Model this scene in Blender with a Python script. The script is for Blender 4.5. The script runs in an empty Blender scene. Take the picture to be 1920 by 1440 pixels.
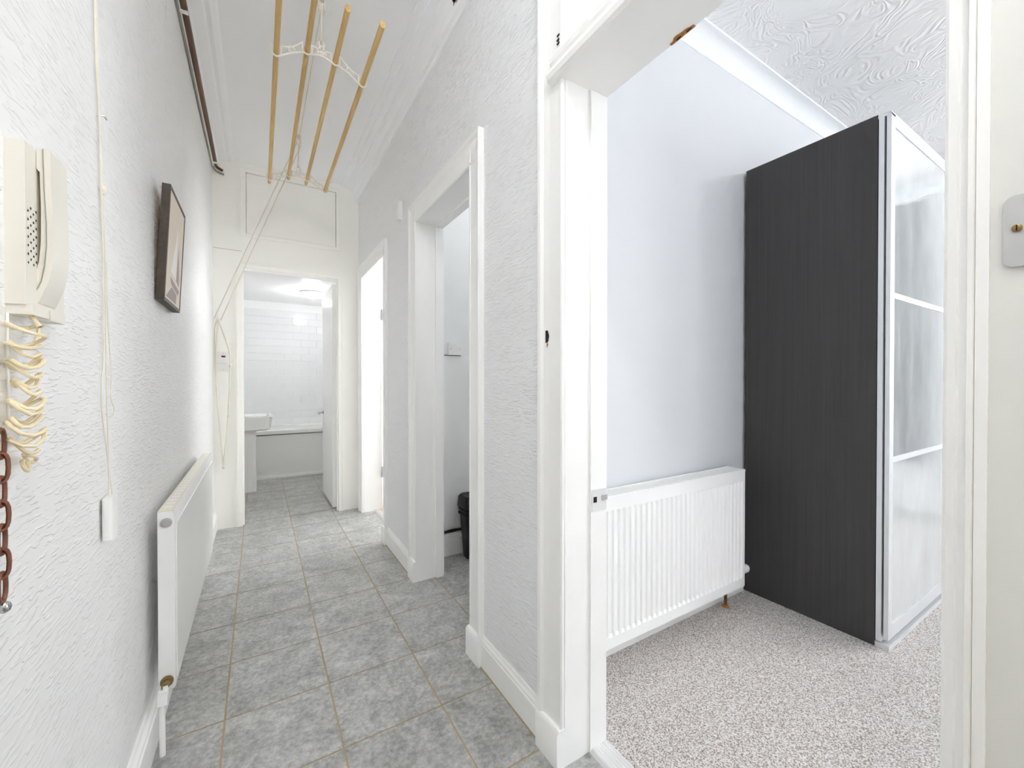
import bpy, bmesh, math, random
from mathutils import Vector, Matrix

# ------------------------------------------------------------------ camera, world, exposure
sc = bpy.context.scene
C = sc.collection
random.seed(7)
CAM_H, F_PX, HOR = 1.18, 770.0, 714.0
yaw = math.atan((960 - 485) / F_PX)
pitch = math.atan((720 - HOR) / F_PX)
cam = bpy.data.cameras.new('camera')
cam.sensor_fit = 'HORIZONTAL'; cam.sensor_width = 36.0
cam.lens = 36.0 * F_PX / 1920.0
cam.clip_start = 0.02
camo = bpy.data.objects.new('camera', cam); C.objects.link(camo)
camo.location = (0, 0, CAM_H)
camo.rotation_euler = (math.pi / 2 - pitch, 0, -yaw)
sc.camera = camo

w = bpy.data.worlds.new('world'); sc.world = w; w.use_nodes = True
wn = w.node_tree.nodes['Background']
wn.inputs[0].default_value = (0.95, 0.98, 1.0, 1); wn.inputs[1].default_value = 14.5

sc.view_settings.view_transform = 'Standard'; sc.view_settings.look = 'None'
sc.view_settings.gamma = 1.0; sc.view_settings.use_curve_mapping = False
sc.view_settings.exposure = -0.04
cy = sc.cycles
cy.max_bounces = 18; cy.diffuse_bounces = 18; cy.glossy_bounces = 4; cy.transparent_max_bounces = 8
cy.use_adaptive_sampling = True; cy.adaptive_threshold = 0.14; cy.adaptive_min_samples = 14
cy.caustics_reflective = False; cy.caustics_refractive = False
cy.sample_clamp_indirect = 6.0
cy.use_denoising = True
def daylight(name, loc, rot, w, h):
    l = bpy.data.lights.new(name, 'AREA'); l.shape = 'RECTANGLE'; l.size = w; l.size_y = h; l.cycles.is_portal = True
    o = bpy.data.objects.new(name, l); C.objects.link(o); o.location = loc; o.rotation_euler = rot
daylight('window_daylight', (5.20, -1.31, 1.70), (0, math.pi/2, 0), 1.84, 1.98)
daylight('side_window_daylight', (2.86, 3.55, 1.60), (0, math.pi/2, 0), 1.4, 1.2)
HALL_LAMP, BED_LAMP, BATH_LAMP, STORE_FILL = 28.0, 26.0, 8.5, 8.5   # watts

# ------------------------------------------------------------------ materials
def nodes_of(name):
    m = bpy.data.materials.new(name); m.use_nodes = True
    nt = m.node_tree
    return m, nt, nt.nodes['Principled BSDF']
def lin(c):
    return tuple((v / 12.92 if v <= 0.04045 else ((v + 0.055) / 1.055) ** 2.4) for v in [x / 255 for x in c])
def N(nt, t, **kw):
    n = nt.nodes.new(t)
    for k, v in kw.items(): setattr(n, k, v)
    return n
def paint(name, rgb, rough=0.45, var=0.03, scale=6.0, bump=0.0, bscale=60.0, metal=0.0, spec=0.5):
    m, nt, b = nodes_of(name)
    c = lin(rgb)
    tc = N(nt, 'ShaderNodeTexCoord'); no = N(nt, 'ShaderNodeTexNoise')
    no.inputs['Scale'].default_value = scale; no.inputs['Detail'].default_value = 4
    nt.links.new(tc.outputs['Object'], no.inputs['Vector'])
    mx = N(nt, 'ShaderNodeMix', data_type='RGBA')
    mx.inputs[6].default_value = (*[v * (1 - var) for v in c], 1); mx.inputs[7].default_value = (*[min(1, v * (1 + var)) for v in c], 1)
    nt.links.new(no.outputs['Fac'], mx.inputs[0]); nt.links.new(mx.outputs[2], b.inputs['Base Color'])
    b.inputs['Roughness'].default_value = rough; b.inputs['Metallic'].default_value = metal
    b.inputs['Specular IOR Level'].default_value = spec
    if bump > 0:
        n2 = N(nt, 'ShaderNodeTexNoise'); n2.inputs['Scale'].default_value = bscale; n2.inputs['Detail'].default_value = 3
        nt.links.new(tc.outputs['Object'], n2.inputs['Vector'])
        bp = N(nt, 'ShaderNodeBump'); bp.inputs['Strength'].default_value = bump; bp.inputs['Distance'].default_value = 0.002
        nt.links.new(n2.outputs['Fac'], bp.inputs['Height']); nt.links.new(bp.outputs[0], b.inputs['Normal'])
    return m
def emit(name, rgb, s):
    m, nt, b = nodes_of(name)
    b.inputs['Base Color'].default_value = (*lin(rgb), 1)
    b.inputs['Emission Color'].default_value = (*lin(rgb), 1); b.inputs['Emission Strength'].default_value = s
    m.cycles.emission_sampling = 'NONE'
    return m
def wallpaper(name, rgb, depth=0.003):
    # embossed paper: short horizontal brush strokes in patches
    m, nt, b = nodes_of(name); c = lin(rgb); L = nt.links.new
    tc = N(nt, 'ShaderNodeTexCoord')
    mp = N(nt, 'ShaderNodeMapping'); mp.inputs['Scale'].default_value = (1, 24, 140); mp.inputs['Rotation'].default_value = (0.03, 0, 0)
    L(tc.outputs['Object'], mp.inputs['Vector'])
    no = N(nt, 'ShaderNodeTexNoise'); no.inputs['Scale'].default_value = 1.0; no.inputs['Detail'].default_value = 1.0; no.inputs['Distortion'].default_value = 0.25
    L(mp.outputs[0], no.inputs['Vector'])
    rp = N(nt, 'ShaderNodeValToRGB'); rp.color_ramp.elements[0].position = 0.52; rp.color_ramp.elements[1].position = 0.60
    L(no.outputs['Fac'], rp.inputs[0])
    mk = N(nt, 'ShaderNodeTexNoise'); mk.inputs['Scale'].default_value = 16.0; mk.inputs['Detail'].default_value = 1.0
    L(tc.outputs['Object'], mk.inputs['Vector'])
    mr = N(nt, 'ShaderNodeMapRange'); mr.inputs[1].default_value = 0.38; mr.inputs[2].default_value = 0.62; mr.inputs[3].default_value = 0.25
    L(mk.outputs['Fac'], mr.inputs[0])
    mu = N(nt, 'ShaderNodeMath', operation='MULTIPLY'); L(rp.outputs[0], mu.inputs[0]); L(mr.outputs[0], mu.inputs[1])
    bp = N(nt, 'ShaderNodeBump'); bp.inputs['Strength'].default_value = 0.6; bp.inputs['Distance'].default_value = depth
    L(mu.outputs[0], bp.inputs['Height']); L(bp.outputs[0], b.inputs['Normal'])
    b.inputs['Base Color'].default_value = (*c, 1); b.inputs['Roughness'].default_value = 0.5
    return m
def swirl_plaster(name, rgb):
    m, nt, b = nodes_of(name); L = nt.links.new
    tc = N(nt, 'ShaderNodeTexCoord')
    ns = N(nt, 'ShaderNodeTexNoise'); ns.inputs['Scale'].default_value = 3.4; ns.inputs['Detail'].default_value = 2.0; ns.inputs['Distortion'].default_value = 1.6
    L(tc.outputs['Object'], ns.inputs['Vector'])
    m1 = N(nt, 'ShaderNodeMath', operation='MULTIPLY'); m1.inputs[1].default_value = 85.0; L(ns.outputs['Fac'], m1.inputs[0])
    s1 = N(nt, 'ShaderNodeMath', operation='SINE'); L(m1.outputs[0], s1.inputs[0])
    mk = N(nt, 'ShaderNodeTexNoise'); mk.inputs['Scale'].default_value = 9.0; L(tc.outputs['Object'], mk.inputs['Vector'])
    mr = N(nt, 'ShaderNodeMapRange'); mr.inputs[1].default_value = 0.34; mr.inputs[2].default_value = 0.6; L(mk.outputs['Fac'], mr.inputs[0])
    mu = N(nt, 'ShaderNodeMath', operation='MULTIPLY'); L(s1.outputs[0], mu.inputs[0]); L(mr.outputs[0], mu.inputs[1])
    bp = N(nt, 'ShaderNodeBump'); bp.inputs['Strength'].default_value = 0.4; bp.inputs['Distance'].default_value = 0.006
    L(mu.outputs[0], bp.inputs['Height']); L(bp.outputs[0], b.inputs['Normal'])
    b.inputs['Base Color'].default_value = (*lin(rgb), 1); b.inputs['Roughness'].default_value = 0.7
    return m
def slate(name):
    m, nt, b = nodes_of(name); L = nt.links.new
    tc = N(nt, 'ShaderNodeTexCoord'); oi = N(nt, 'ShaderNodeObjectInfo')
    of = N(nt, 'ShaderNodeVectorMath', operation='SCALE'); of.inputs[0].default_value = (31, 17, 9); L(oi.outputs['Random'], of.inputs['Scale'])
    av = N(nt, 'ShaderNodeVectorMath', operation='ADD'); L(tc.outputs['Object'], av.inputs[0]); L(of.outputs[0], av.inputs[1])
    n1 = N(nt, 'ShaderNodeTexNoise'); n1.inputs['Scale'].default_value = 9.0; n1.inputs['Detail'].default_value = 8.0; n1.inputs['Roughness'].default_value = 0.68; n1.inputs['Distortion'].default_value = 0.5
    L(av.outputs[0], n1.inputs['Vector'])
    n2 = N(nt, 'ShaderNodeTexNoise'); n2.inputs['Scale'].default_value = 60.0; n2.inputs['Detail'].default_value = 4.0; n2.inputs['Roughness'].default_value = 0.7
    L(av.outputs[0], n2.inputs['Vector'])
    ma = N(nt, 'ShaderNodeMath', operation='MULTIPLY_ADD'); ma.inputs[1].default_value = 0.52; L(n2.outputs['Fac'], ma.inputs[0])
    m0 = N(nt, 'ShaderNodeMath', operation='MULTIPLY'); m0.inputs[1].default_value = 0.48; L(n1.outputs['Fac'], m0.inputs[0]); L(m0.outputs[0], ma.inputs[2])
    rp = N(nt, 'ShaderNodeValToRGB'); e = rp.color_ramp.elements
    e[0].position = 0.37; e[0].color = (*lin((136, 136, 133)), 1); e[1].position = 0.65; e[1].color = (*lin((204, 204, 202)), 1)
    q = e.new(0.5); q.color = (*lin((170, 170, 168)), 1)
    L(ma.outputs[0], rp.inputs[0])
    # pale curved veins
    n3 = N(nt, 'ShaderNodeTexNoise'); n3.inputs['Scale'].default_value = 3.2; n3.inputs['Detail'].default_value = 1.5; n3.inputs['Distortion'].default_value = 1.2
    L(av.outputs[0], n3.inputs['Vector'])
    s = N(nt, 'ShaderNodeMath', operation='SUBTRACT'); s.inputs[1].default_value = 0.5; L(n3.outputs['Fac'], s.inputs[0])
    a = N(nt, 'ShaderNodeMath', operation='ABSOLUTE'); L(s.outputs[0], a.inputs[0])
    mr = N(nt, 'ShaderNodeMapRange'); mr.inputs[1].default_value = 0.0; mr.inputs[2].default_value = 0.006; mr.inputs[3].default_value = 0.35; mr.inputs[4].default_value = 0.0
    L(a.outputs[0], mr.inputs[0])
    gt = N(nt, 'ShaderNodeMath', operation='MULTIPLY'); L(mr.outputs[0], gt.inputs[0]); L(n1.outputs['Fac'], gt.inputs[1])
    mx = N(nt, 'ShaderNodeMix', data_type='RGBA'); mx.inputs[7].default_value = (*lin((214, 213, 210)), 1)
    L(gt.outputs[0], mx.inputs[0]); L(rp.outputs[0], mx.inputs[6]); L(mx.outputs[2], b.inputs['Base Color'])
    rr = N(nt, 'ShaderNodeMapRange'); rr.inputs[3].default_value = 0.30; rr.inputs[4].default_value = 0.52; L(n1.outputs['Fac'], rr.inputs[0]); L(rr.outputs[0], b.inputs['Roughness'])
    bp = N(nt, 'ShaderNodeBump'); bp.inputs['Strength'].default_value = 0.22; bp.inputs['Distance'].default_value = 0.006
    L(n1.outputs['Fac'], bp.inputs['Height']); L(bp.outputs[0], b.inputs['Normal'])
    return m
def carpet_mat(name):
    m, nt, b = nodes_of(name); L = nt.links.new
    tc = N(nt, 'ShaderNodeTexCoord')
    v = N(nt, 'ShaderNodeTexVoronoi'); v.inputs['Scale'].default_value = 260.0; L(tc.outputs['Object'], v.inputs['Vector'])
    n = N(nt, 'ShaderNodeTexNoise'); n.inputs['Scale'].default_value = 205.0; n.inputs['Detail'].default_value = 4; L(tc.outputs['Object'], n.inputs['Vector'])
    rp = N(nt, 'ShaderNodeValToRGB'); e = rp.color_ramp.elements
    e[0].position = 0.34; e[0].color = (*lin((148, 136, 126)), 1); e[1].position = 0.60; e[1].color = (*lin((240, 236, 233)), 1)
    L(n.outputs['Fac'], rp.inputs[0])
    L(rp.outputs[0], b.inputs['Base Color']); b.inputs['Roughness'].default_value = 0.95; b.inputs['Specular IOR Level'].default_value = 0.1
    s = N(nt, 'ShaderNodeMath', operation='MULTIPLY_ADD'); s.inputs[1].default_value = -0.7; L(v.outputs['Distance'], s.inputs[0]); L(n.outputs['Fac'], s.inputs[2])
    bp = N(nt, 'ShaderNodeBump'); bp.inputs['Strength'].default_value = 0.8; bp.inputs['Distance'].default_value = 0.006
    L(s.outputs[0], bp.inputs['Height']); L(bp.outputs[0], b.inputs['Normal'])
    return m
def wood(name, dark, light, sc3=(60, 60, 2.0), rough=0.5, spec=0.4):
    m, nt, b = nodes_of(name); L = nt.links.new
    tc = N(nt, 'ShaderNodeTexCoord'); mp = N(nt, 'ShaderNodeMapping'); mp.inputs['Scale'].default_value = sc3
    L(tc.outputs['Object'], mp.inputs['Vector'])
    n = N(nt, 'ShaderNodeTexNoise'); n.inputs['Scale'].default_value = 1.0; n.inputs['Detail'].default_value = 5.0; n.inputs['Roughness'].default_value = 0.65
    L(mp.outputs[0], n.inputs['Vector'])
    rp = N(nt, 'ShaderNodeValToRGB'); e = rp.color_ramp.elements
    e[0].position = 0.3; e[0].color = (*lin(dark), 1); e[1].position = 0.7; e[1].color = (*lin(light), 1)
    L(n.outputs['Fac'], rp.inputs[0]); L(rp.outputs[0], b.inputs['Base Color'])
    b.inputs['Roughness'].default_value = rough; b.inputs['Specular IOR Level'].default_value = spec
    bp = N(nt, 'ShaderNodeBump'); bp.inputs['Strength'].default_value = 0.15; bp.inputs['Distance'].default_value = 0.001
    L(n.outputs['Fac'], bp.inputs['Height']); L(bp.outputs[0], b.inputs['Normal'])
    return m
def mirror_mat(name):
    m, nt, b = nodes_of(name); L = nt.links.new
    tc = N(nt, 'ShaderNodeTexCoord'); mp = N(nt, 'ShaderNodeMapping'); mp.inputs['Scale'].default_value = (3, 1, 1.5); mp.inputs['Rotation'].default_value = (0, 0.6, 0)
    L(tc.outputs['Object'], mp.inputs['Vector'])
    n = N(nt, 'ShaderNodeTexNoise'); n.inputs['Scale'].default_value = 2.0; n.inputs['Detail'].default_value = 4; L(mp.outputs[0], n.inputs['Vector'])
    g = N(nt, 'ShaderNodeBsdfGlossy'); g.inputs['Color'].default_value = (0.88, 0.91, 0.91, 1); g.inputs['Roughness'].default_value = 0.015
    d = N(nt, 'ShaderNodeBsdfDiffuse'); d.inputs['Color'].default_value = (0.85, 0.87, 0.88, 1)
    mr = N(nt, 'ShaderNodeMapRange'); mr.inputs[3].default_value = 0.24; mr.inputs[4].default_value = 0.44; L(n.outputs['Fac'], mr.inputs[0])  # smears, with white haze raised to stand in for bright reflections
    mx = N(nt, 'ShaderNodeMixShader'); L(mr.outputs[0], mx.inputs[0]); L(g.outputs[0], mx.inputs[1]); L(d.outputs[0], mx.inputs[2])
    L(mx.outputs[0], nt.nodes['Material Output'].inputs['Surface']); nt.nodes.remove(b)
    return m
def pane_mat(name):
    m, nt, b = nodes_of(name); L = nt.links.new
    t = N(nt, 'ShaderNodeBsdfTransparent'); g = N(nt, 'ShaderNodeBsdfGlossy'); g.inputs['Roughness'].default_value = 0.02
    mx = N(nt, 'ShaderNodeMixShader'); mx.inputs[0].default_value = 0.06
    L(t.outputs[0], mx.inputs[1]); L(g.outputs[0], mx.inputs[2]); L(mx.outputs[0], nt.nodes['Material Output'].inputs['Surface']); nt.nodes.remove(b)
    return m

M = dict(
    paperL=wallpaper('wallpaper_white', (234, 234, 234)),
    paperR=wallpaper('wallpaper_grey', (238, 239, 241), 0.0055),
    gloss=paint('gloss_white_paint', (248, 248, 247), 0.32, 0.02, 5, 0.12, 25),
    cream=paint('cream_white_paint', (249, 248, 243), 0.38, 0.02, 4, 0.12, 20),
    ceil=paint('ceiling_white_paint', (247, 249, 252), 0.7, 0.015),
    blue=paint('pale_blue_grey_paint', (227, 229, 232), 0.6, 0.01, 2.5, 0.1, 90),
    greywall=paint('pale_grey_paint', (236, 237, 237), 0.6, 0.01),
    white=paint('white_paint', (246, 246, 246), 0.55, 0.01),
    swirl=swirl_plaster('swirled_plaster', (247, 247, 247)),
    slate=slate('grey_slate_tile'),
    grout=paint('brown_grout', (176, 156, 126), 0.9, 0.15, 30, 0.4, 200),
    carpet=carpet_mat('beige_loop_carpet'),
    pinkfloor=paint('pinkish_carpet', (196, 182, 172), 0.95, 0.08, 60),
    alu=paint('white_ribbed_metal', (226, 226, 226), 0.4, 0.02, 20),
    rad=paint('radiator_white_enamel', (248, 248, 247), 0.28, 0.012, 8),
    radcream=paint('radiator_cream_enamel', (236, 230, 214), 0.3, 0.02, 8),
    chrome=paint('chrome', (190, 192, 195), 0.18, 0.02, 10, metal=1.0),
    steel=paint('brushed_steel', (200, 200, 200), 0.42, 0.03, 40, 0.05, 120, metal=0.75),
    brass=paint('old_brass', (150, 128, 84), 0.4, 0.1, 40, metal=0.9),
    dark=paint('dark_hole', (30, 24, 20), 0.9, 0.1),
    splinter=paint('bare_splintered_wood', (176, 124, 70), 0.9, 0.25, 90, 0.5, 120),
    ward=wood('black_brown_woodgrain', (66, 65, 65), (75, 73, 73), (70, 70, 1.2), 0.55, 0.22),
    silver=paint('silver_white_aluminium', (222, 224, 226), 0.35, 0.01, 10, metal=0.25),
    mirror=mirror_mat('smeared_brightened_mirror'),
    glass=pane_mat('window_glass'),
    lath=wood('pale_pine_lath', (196, 158, 98), (228, 196, 136), (40, 3, 40), 0.5),
    iron=paint('white_painted_iron', (240, 236, 228), 0.4, 0.02, 30),
    rope=paint('cream_rope', (224, 219, 206), 0.85, 0.08, 300, 0.4, 400),
    cord=paint('cream_plastic_cord', (232, 218, 184), 0.45, 0.05, 60),
    plastic=paint('ivory_plastic', (226, 222, 212), 0.4, 0.03, 12),
    wplastic=paint('white_plastic', (238, 238, 236), 0.35, 0.01, 20),
    red=paint('red_neon_window', (110, 40, 32), 0.3, 0.05),
    copper=wood('brown_copper_pipe', (78, 54, 40), (134, 96, 70), (30, 2.0, 30), 0.45),
    greycable=paint('grey_cable', (150, 150, 140), 0.6, 0.05, 60),
    black=paint('black_plastic', (34, 34, 36), 0.4, 0.1, 20),
    chain=paint('rusty_brown_chain', (128, 84, 66), 0.45, 0.25, 120, metal=0.5),
    frame=wood('dark_brown_frame', (64, 54, 46), (84, 72, 62), (50, 4, 50), 0.5),
    canvas=paint('pale_beige_print', (228, 214, 198), 0.6, 0.04, 8),
    sail=paint('white_print', (244, 240, 236), 0.6, 0.02),
    hull=paint('grey_mauve_print', (160, 148, 146), 0.6, 0.05),
    sanit=paint('white_ceramic', (240, 240, 238), 0.12, 0.005),
    wtile=paint('white_glazed_tile', (238, 239, 240), 0.10, 0.01, 6, 0.10, 12),
    curtain=paint('grey_curtain_cloth', (176, 178, 178), 0.9, 0.04, 40, 0.2, 300),
    hallglow=emit('hall_lamp_glass', (255, 247, 234), 3.0),
    bedglow=emit('bedroom_lamp_glass', (255, 250, 242), 3.0),
    bathglow=emit('bathroom_lamp_glass', (255, 252, 248), 3.0),
    storefillglow=emit('store_fill_glass', (255, 250, 242), 3.0),
)

# ------------------------------------------------------------------ mesh helpers (world coordinates)
def add_box(bm, x0, x1, y0, y1, z0, z1):
    vs = [bm.verts.new(p) for p in ((x0,y0,z0),(x1,y0,z0),(x1,y1,z0),(x0,y1,z0),(x0,y0,z1),(x1,y0,z1),(x1,y1,z1),(x0,y1,z1))]
    for f in ((0,3,2,1),(4,5,6,7),(0,1,5,4),(1,2,6,5),(2,3,7,6),(3,0,4,7)): bm.faces.new([vs[i] for i in f])
    return vs
def add_prism(bm, pts, axis, a0, a1):
    """closed 2-D outline extruded along an axis: 'y' -> pts are (x,z); 'x' -> (y,z); 'z' -> (x,y)"""
    def P(p, a):
        return {'y': (p[0], a, p[1]), 'x': (a, p[0], p[1]), 'z': (p[0], p[1], a)}[axis]
    A = [bm.verts.new(P(p, a0)) for p in pts]; B = [bm.verts.new(P(p, a1)) for p in pts]
    n = len(pts)
    bm.faces.new(A); bm.faces.new(B[::-1])
    for i in range(n): bm.faces.new((A[i], B[i], B[(i+1) % n], A[(i+1) % n]))
def add_tube(bm, pts, r, seg=8, closed=False, caps=True):
    pts = [Vector(p) for p in pts]; n = len(pts); rings = []
    up = None
    for i, p in enumerate(pts):
        if closed: t = (pts[(i+1) % n] - pts[i-1])
        else: t = (pts[min(i+1, n-1)] - pts[max(i-1, 0)])
        t = t.normalized() if t.length > 1e-9 else Vector((0,0,1))
        if up is None:
            up = Vector((0,0,1)) if abs(t.z) < 0.9 else Vector((1,0,0))
        u = (up - t * up.dot(t)); u = u.normalized() if u.length > 1e-6 else t.orthogonal().normalized()
        v = t.cross(u); up = u
        rr = r[i] if isinstance(r, (list, tuple)) else r
        rings.append([bm.verts.new(p + (u * math.cos(a) + v * math.sin(a)) * rr) for a in [2*math.pi*k/seg for k in range(seg)]])
    m = n if closed else n - 1
    for i in range(m):
        A, B = rings[i], rings[(i+1) % n]
        for k in range(seg): bm.faces.new((A[k], A[(k+1) % seg], B[(k+1) % seg], B[k]))
    if caps and not closed:
        bm.faces.new(rings[0][::-1]); bm.faces.new(rings[-1])
def add_lathe(bm, prof, centre, axis='z', seg=24):
    c = Vector(centre); rings = []
    for r, h in prof:
        ring = []
        for k in range(seg):
            a = 2*math.pi*k/seg; q = (r*math.cos(a), r*math.sin(a), h)
            if axis == 'x': q = (q[2], q[0], q[1])
            elif axis == 'y': q = (q[0], q[2], q[1])
            ring.append(bm.verts.new(c + Vector(q)))
        rings.append(ring)
    for A, B in zip(rings, rings[1:]):
        for k in range(seg): bm.faces.new((A[k], A[(k+1) % seg], B[(k+1) % seg], B[k]))
    bm.faces.new(rings[0][::-1]); bm.faces.new(rings[-1])
def world_loc(o):
    v = Vector((0,0,0))
    while o is not None: v += o.location; o = o.parent
    return v
def obj(name, bm, mat, parent=None, smooth=False, bevel=0.0, segs=1, label=None):
    if bevel > 0:
        bmesh.ops.bevel(bm, geom=[e for e in bm.edges if len(e.link_faces) == 2 and e.calc_face_angle(0) > 0.6], offset=bevel, segments=segs, affect='EDGES', profile=0.6)
    bmesh.ops.recalc_face_normals(bm, faces=bm.faces)
    me = bpy.data.meshes.new(name); bm.to_mesh(me); bm.free()
    if smooth:
        me.polygons.foreach_set('use_smooth', [True]*len(me.polygons))
        try: me.set_sharp_from_angle(angle=0.7)
        except Exception: pass
    me.materials.append(mat)
    o = bpy.data.objects.new(name, me); C.objects.link(o)
    if parent is not None:
        o.parent = parent; o.location = -world_loc(parent)
    if label: o['label'] = label
    return o
def box(name, x0, x1, y0, y1, z0, z1, mat, parent=None, bevel=0.0, segs=1, label=None):
    bm = bmesh.new(); add_box(bm, x0, x1, y0, y1, z0, z1)
    return obj(name, bm, mat, parent, bevel=bevel, segs=segs, smooth=bevel > 0, label=label)
def boxes(name, L, mat, parent=None, bevel=0.0):
    bm = bmesh.new()
    for b in L: add_box(bm, *b)
    return obj(name, bm, mat, parent, bevel=bevel, smooth=bevel > 0)
def prism(name, pts, axis, a0, a1, mat, parent=None, bevel=0.0, smooth=False):
    bm = bmesh.new(); add_prism(bm, pts, axis, a0, a1)
    return obj(name, bm, mat, parent, bevel=bevel, smooth=smooth or bevel > 0)
def tube(name, pts, r, mat, parent=None, seg=8, closed=False, label=None):
    bm = bmesh.new(); add_tube(bm, pts, r, seg, closed)
    return obj(name, bm, mat, parent, smooth=True, label=label)
def lathe(name, prof, centre, mat, parent=None, axis='z', seg=24, label=None):
    bm = bmesh.new(); add_lathe(bm, prof, centre, axis, seg)
    return obj(name, bm, mat, parent, smooth=True, label=label)
def smooth_path(pts, n=8, closed=False):
    P = [Vector(p) for p in pts]; out = []; m = len(P)
    for i in range(m if closed else m - 1):
        if closed: p0, p1, p2, p3 = P[i-1], P[i], P[(i+1) % m], P[(i+2) % m]
        else: p0, p1, p2, p3 = P[max(i-1,0)], P[i], P[i+1], P[min(i+2,m-1)]
        for k in range(n):
            t = k / n
            out.append(0.5*((2*p1)+(-p0+p2)*t+(2*p0-5*p1+4*p2-p3)*t*t+(-p0+3*p1-3*p2+p3)*t**3))
    if not closed: out.append(P[-1])
    return out
def thing(name, label, cat, loc, group=None):
    o = bpy.data.objects.new(name, None); C.objects.link(o); o.location = loc; o.empty_display_size = 0.05
    return tag(o, label, cat, group)
def tag(o, label, cat, group=None):
    o['label'] = label; o['category'] = cat
    if group: o['group'] = group
    return o
def st(o, label=None):
    o['kind'] = 'structure'
    if label: o['label'] = label
    return o

# ------------------------------------------------------------------ main dimensions
XL, XR, XB = -0.305, 0.79, 0.955          # hall left wall, hall right wall, far face of that wall
YP, HC = 3.985, 2.95                      # boarded partition at the hall's end, hall ceiling
YH0 = -1.2                                # hall end behind the camera
YW = 1.285                                # bedroom wall with the radiator
XF, YB0 = 5.05, -2.9                      # bedroom far walls
BC = 2.92                                 # bedroom ceiling
D1 = (0.165, 0.975, 2.09); D2 = (1.615, 2.335, 2.105); D3 = (3.06, 3.815, 2.09)
XT, YT, TP = -0.105, 1.397, 0.3336        # tile joints and pitch
TOP = 3.05

# ------------------------------------------------------------------ floors
floor = st(box('floor', -0.5, 3.0, -1.3, 6.6, -0.12, -0.0012, M['grout']), 'grey slate-look tiled floor with brown grout joints')
tile_regions = [(XL, XR, 0.06, YP), (XR, 0.893, D1[0], D1[1]), (XR, XB, D2[0], D2[1]), (XB, 1.75, 1.4, 2.6), (XR, 0.893, D3[0], D3[1]),
                (-0.114, 0.612, YP, 4.06), (-0.40, 0.87, 4.06, 5.74)]
tile_mesh = {}
def tile(x0, x1, y0, y1):
    key = (round(x1-x0, 4), round(y1-y0, 4))
    cx, cy_ = (x0+x1)/2, (y0+y1)/2
    if key not in tile_mesh:
        bm = bmesh.new(); add_box(bm, -key[0]/2, key[0]/2, -key[1]/2, key[1]/2, -0.010, 0.0)
        o = obj('tile', bm, M['slate'], floor, bevel=0.0010 if min(key) > 0.02 else 0); tile_mesh[key] = o.data
    else:
        o = bpy.data.objects.new('tile', tile_mesh[key]); C.objects.link(o); o.parent = floor
    o.location = (cx, cy_, 0)
for i in range(-2, 7):
    for j in range(-5, 14):
        gx0, gy0 = XT + i*TP + 0.003, YT + j*TP + 0.003
        gx1, gy1 = gx0 + TP - 0.006, gy0 + TP - 0.006
        for (a, b, c, d) in tile_regions:
            x0, x1, y0, y1 = max(gx0, a), min(gx1, b), max(gy0, c), min(gy1, d)
            if x1 - x0 > 0.012 and y1 - y0 > 0.012: tile(x0, x1, y0, y1)
st(box('floor_bedroom', 0.945, XF + 0.1, YB0 - 0.1, YW + 0.03, -0.05, 0.008, M['carpet']), 'beige speckled loop carpet in the bedroom')
st(box('floor_side_room', 0.90, 2.9, 2.7, 4.7, -0.05, 0.006, M['pinkfloor']), 'pinkish carpet of the far side room')

# ------------------------------------------------------------------ walls
st(box('wall_left', XL - 0.12, XL, YH0 - 0.1, YP + 0.075, -0.1, TOP, M['paperL']), 'white embossed wallpaper wall on the left of the hall')
def lamp_light(c, r, watts, rgb):
    l = bpy.data.lights.new('lamp_light', 'POINT'); l.energy = watts; l.shadow_soft_size = r; l.color = lin(rgb)
    o = bpy.data.objects.new('lamp_light', l); C.objects.link(o); o.location = c
def wall_x(name, x0, x1, y0, y1, holes, mat, top=TOP):
    L, y = [], y0
    for a, b, z in sorted(holes):
        L.append((x0, x1, y, a, -0.1, top)); L.append((x0, x1, a, b, z, top)); y = b
    L.append((x0, x1, y, y1, -0.1, top))
    return boxes(name, L, mat)
lin_ = 0.02
holes = [(D1[0]-lin_, D1[1]+lin_, 2.80), (D2[0]-lin_, D2[1]+lin_, D2[2]+lin_), (D3[0]-lin_, D3[1]+lin_, D3[2]+lin_)]
st(wall_x('wall_right', XR, 0.87, YH0 - 0.1, YP + 0.075, holes, M['paperR']), 'pale grey embossed wallpaper wall on the right of the hall')
st(wall_x('wall_bedroom_left', 0.87, XB, YB0, YW + 0.115, [holes[0][:2] + (2.125,)], M['blue']), 'pale blue-grey bedroom wall beside the doorway')
st(wall_x('wall_store_left', 0.87, XB, YW + 0.115, YP + 0.075, holes[1:], M['greywall']), 'pale grey inner wall of the store cupboard')
st(box('wall_bedroom_back', XB, XF, YW, YW + 0.115, -0.1, TOP, M['blue']), 'pale blue-grey bedroom wall behind the radiator and wardrobe')
WIN = (-2.3, -0.32, 0.78, 2.62)
bm = bmesh.new()
add_box(bm, XF, XF + 0.25, YB0 - 0.1, WIN[0], -0.1, TOP); add_box(bm, XF, XF + 0.25, WIN[1], YW + 0.115, -0.1, TOP)
add_box(bm, XF, XF + 0.25, WIN[0], WIN[1], -0.1, WIN[2]); add_box(bm, XF, XF + 0.25, WIN[0], WIN[1], WIN[3], TOP)
st(obj('wall_bedroom_right', bm, M['white']), 'white bedroom window wall with a grey curtain')
st(box('wall_bedroom_front', XB, XF, YB0 - 0.1, YB0, -0.1, TOP, M['blue']), 'pale blue-grey bedroom wall behind the viewer')
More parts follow.
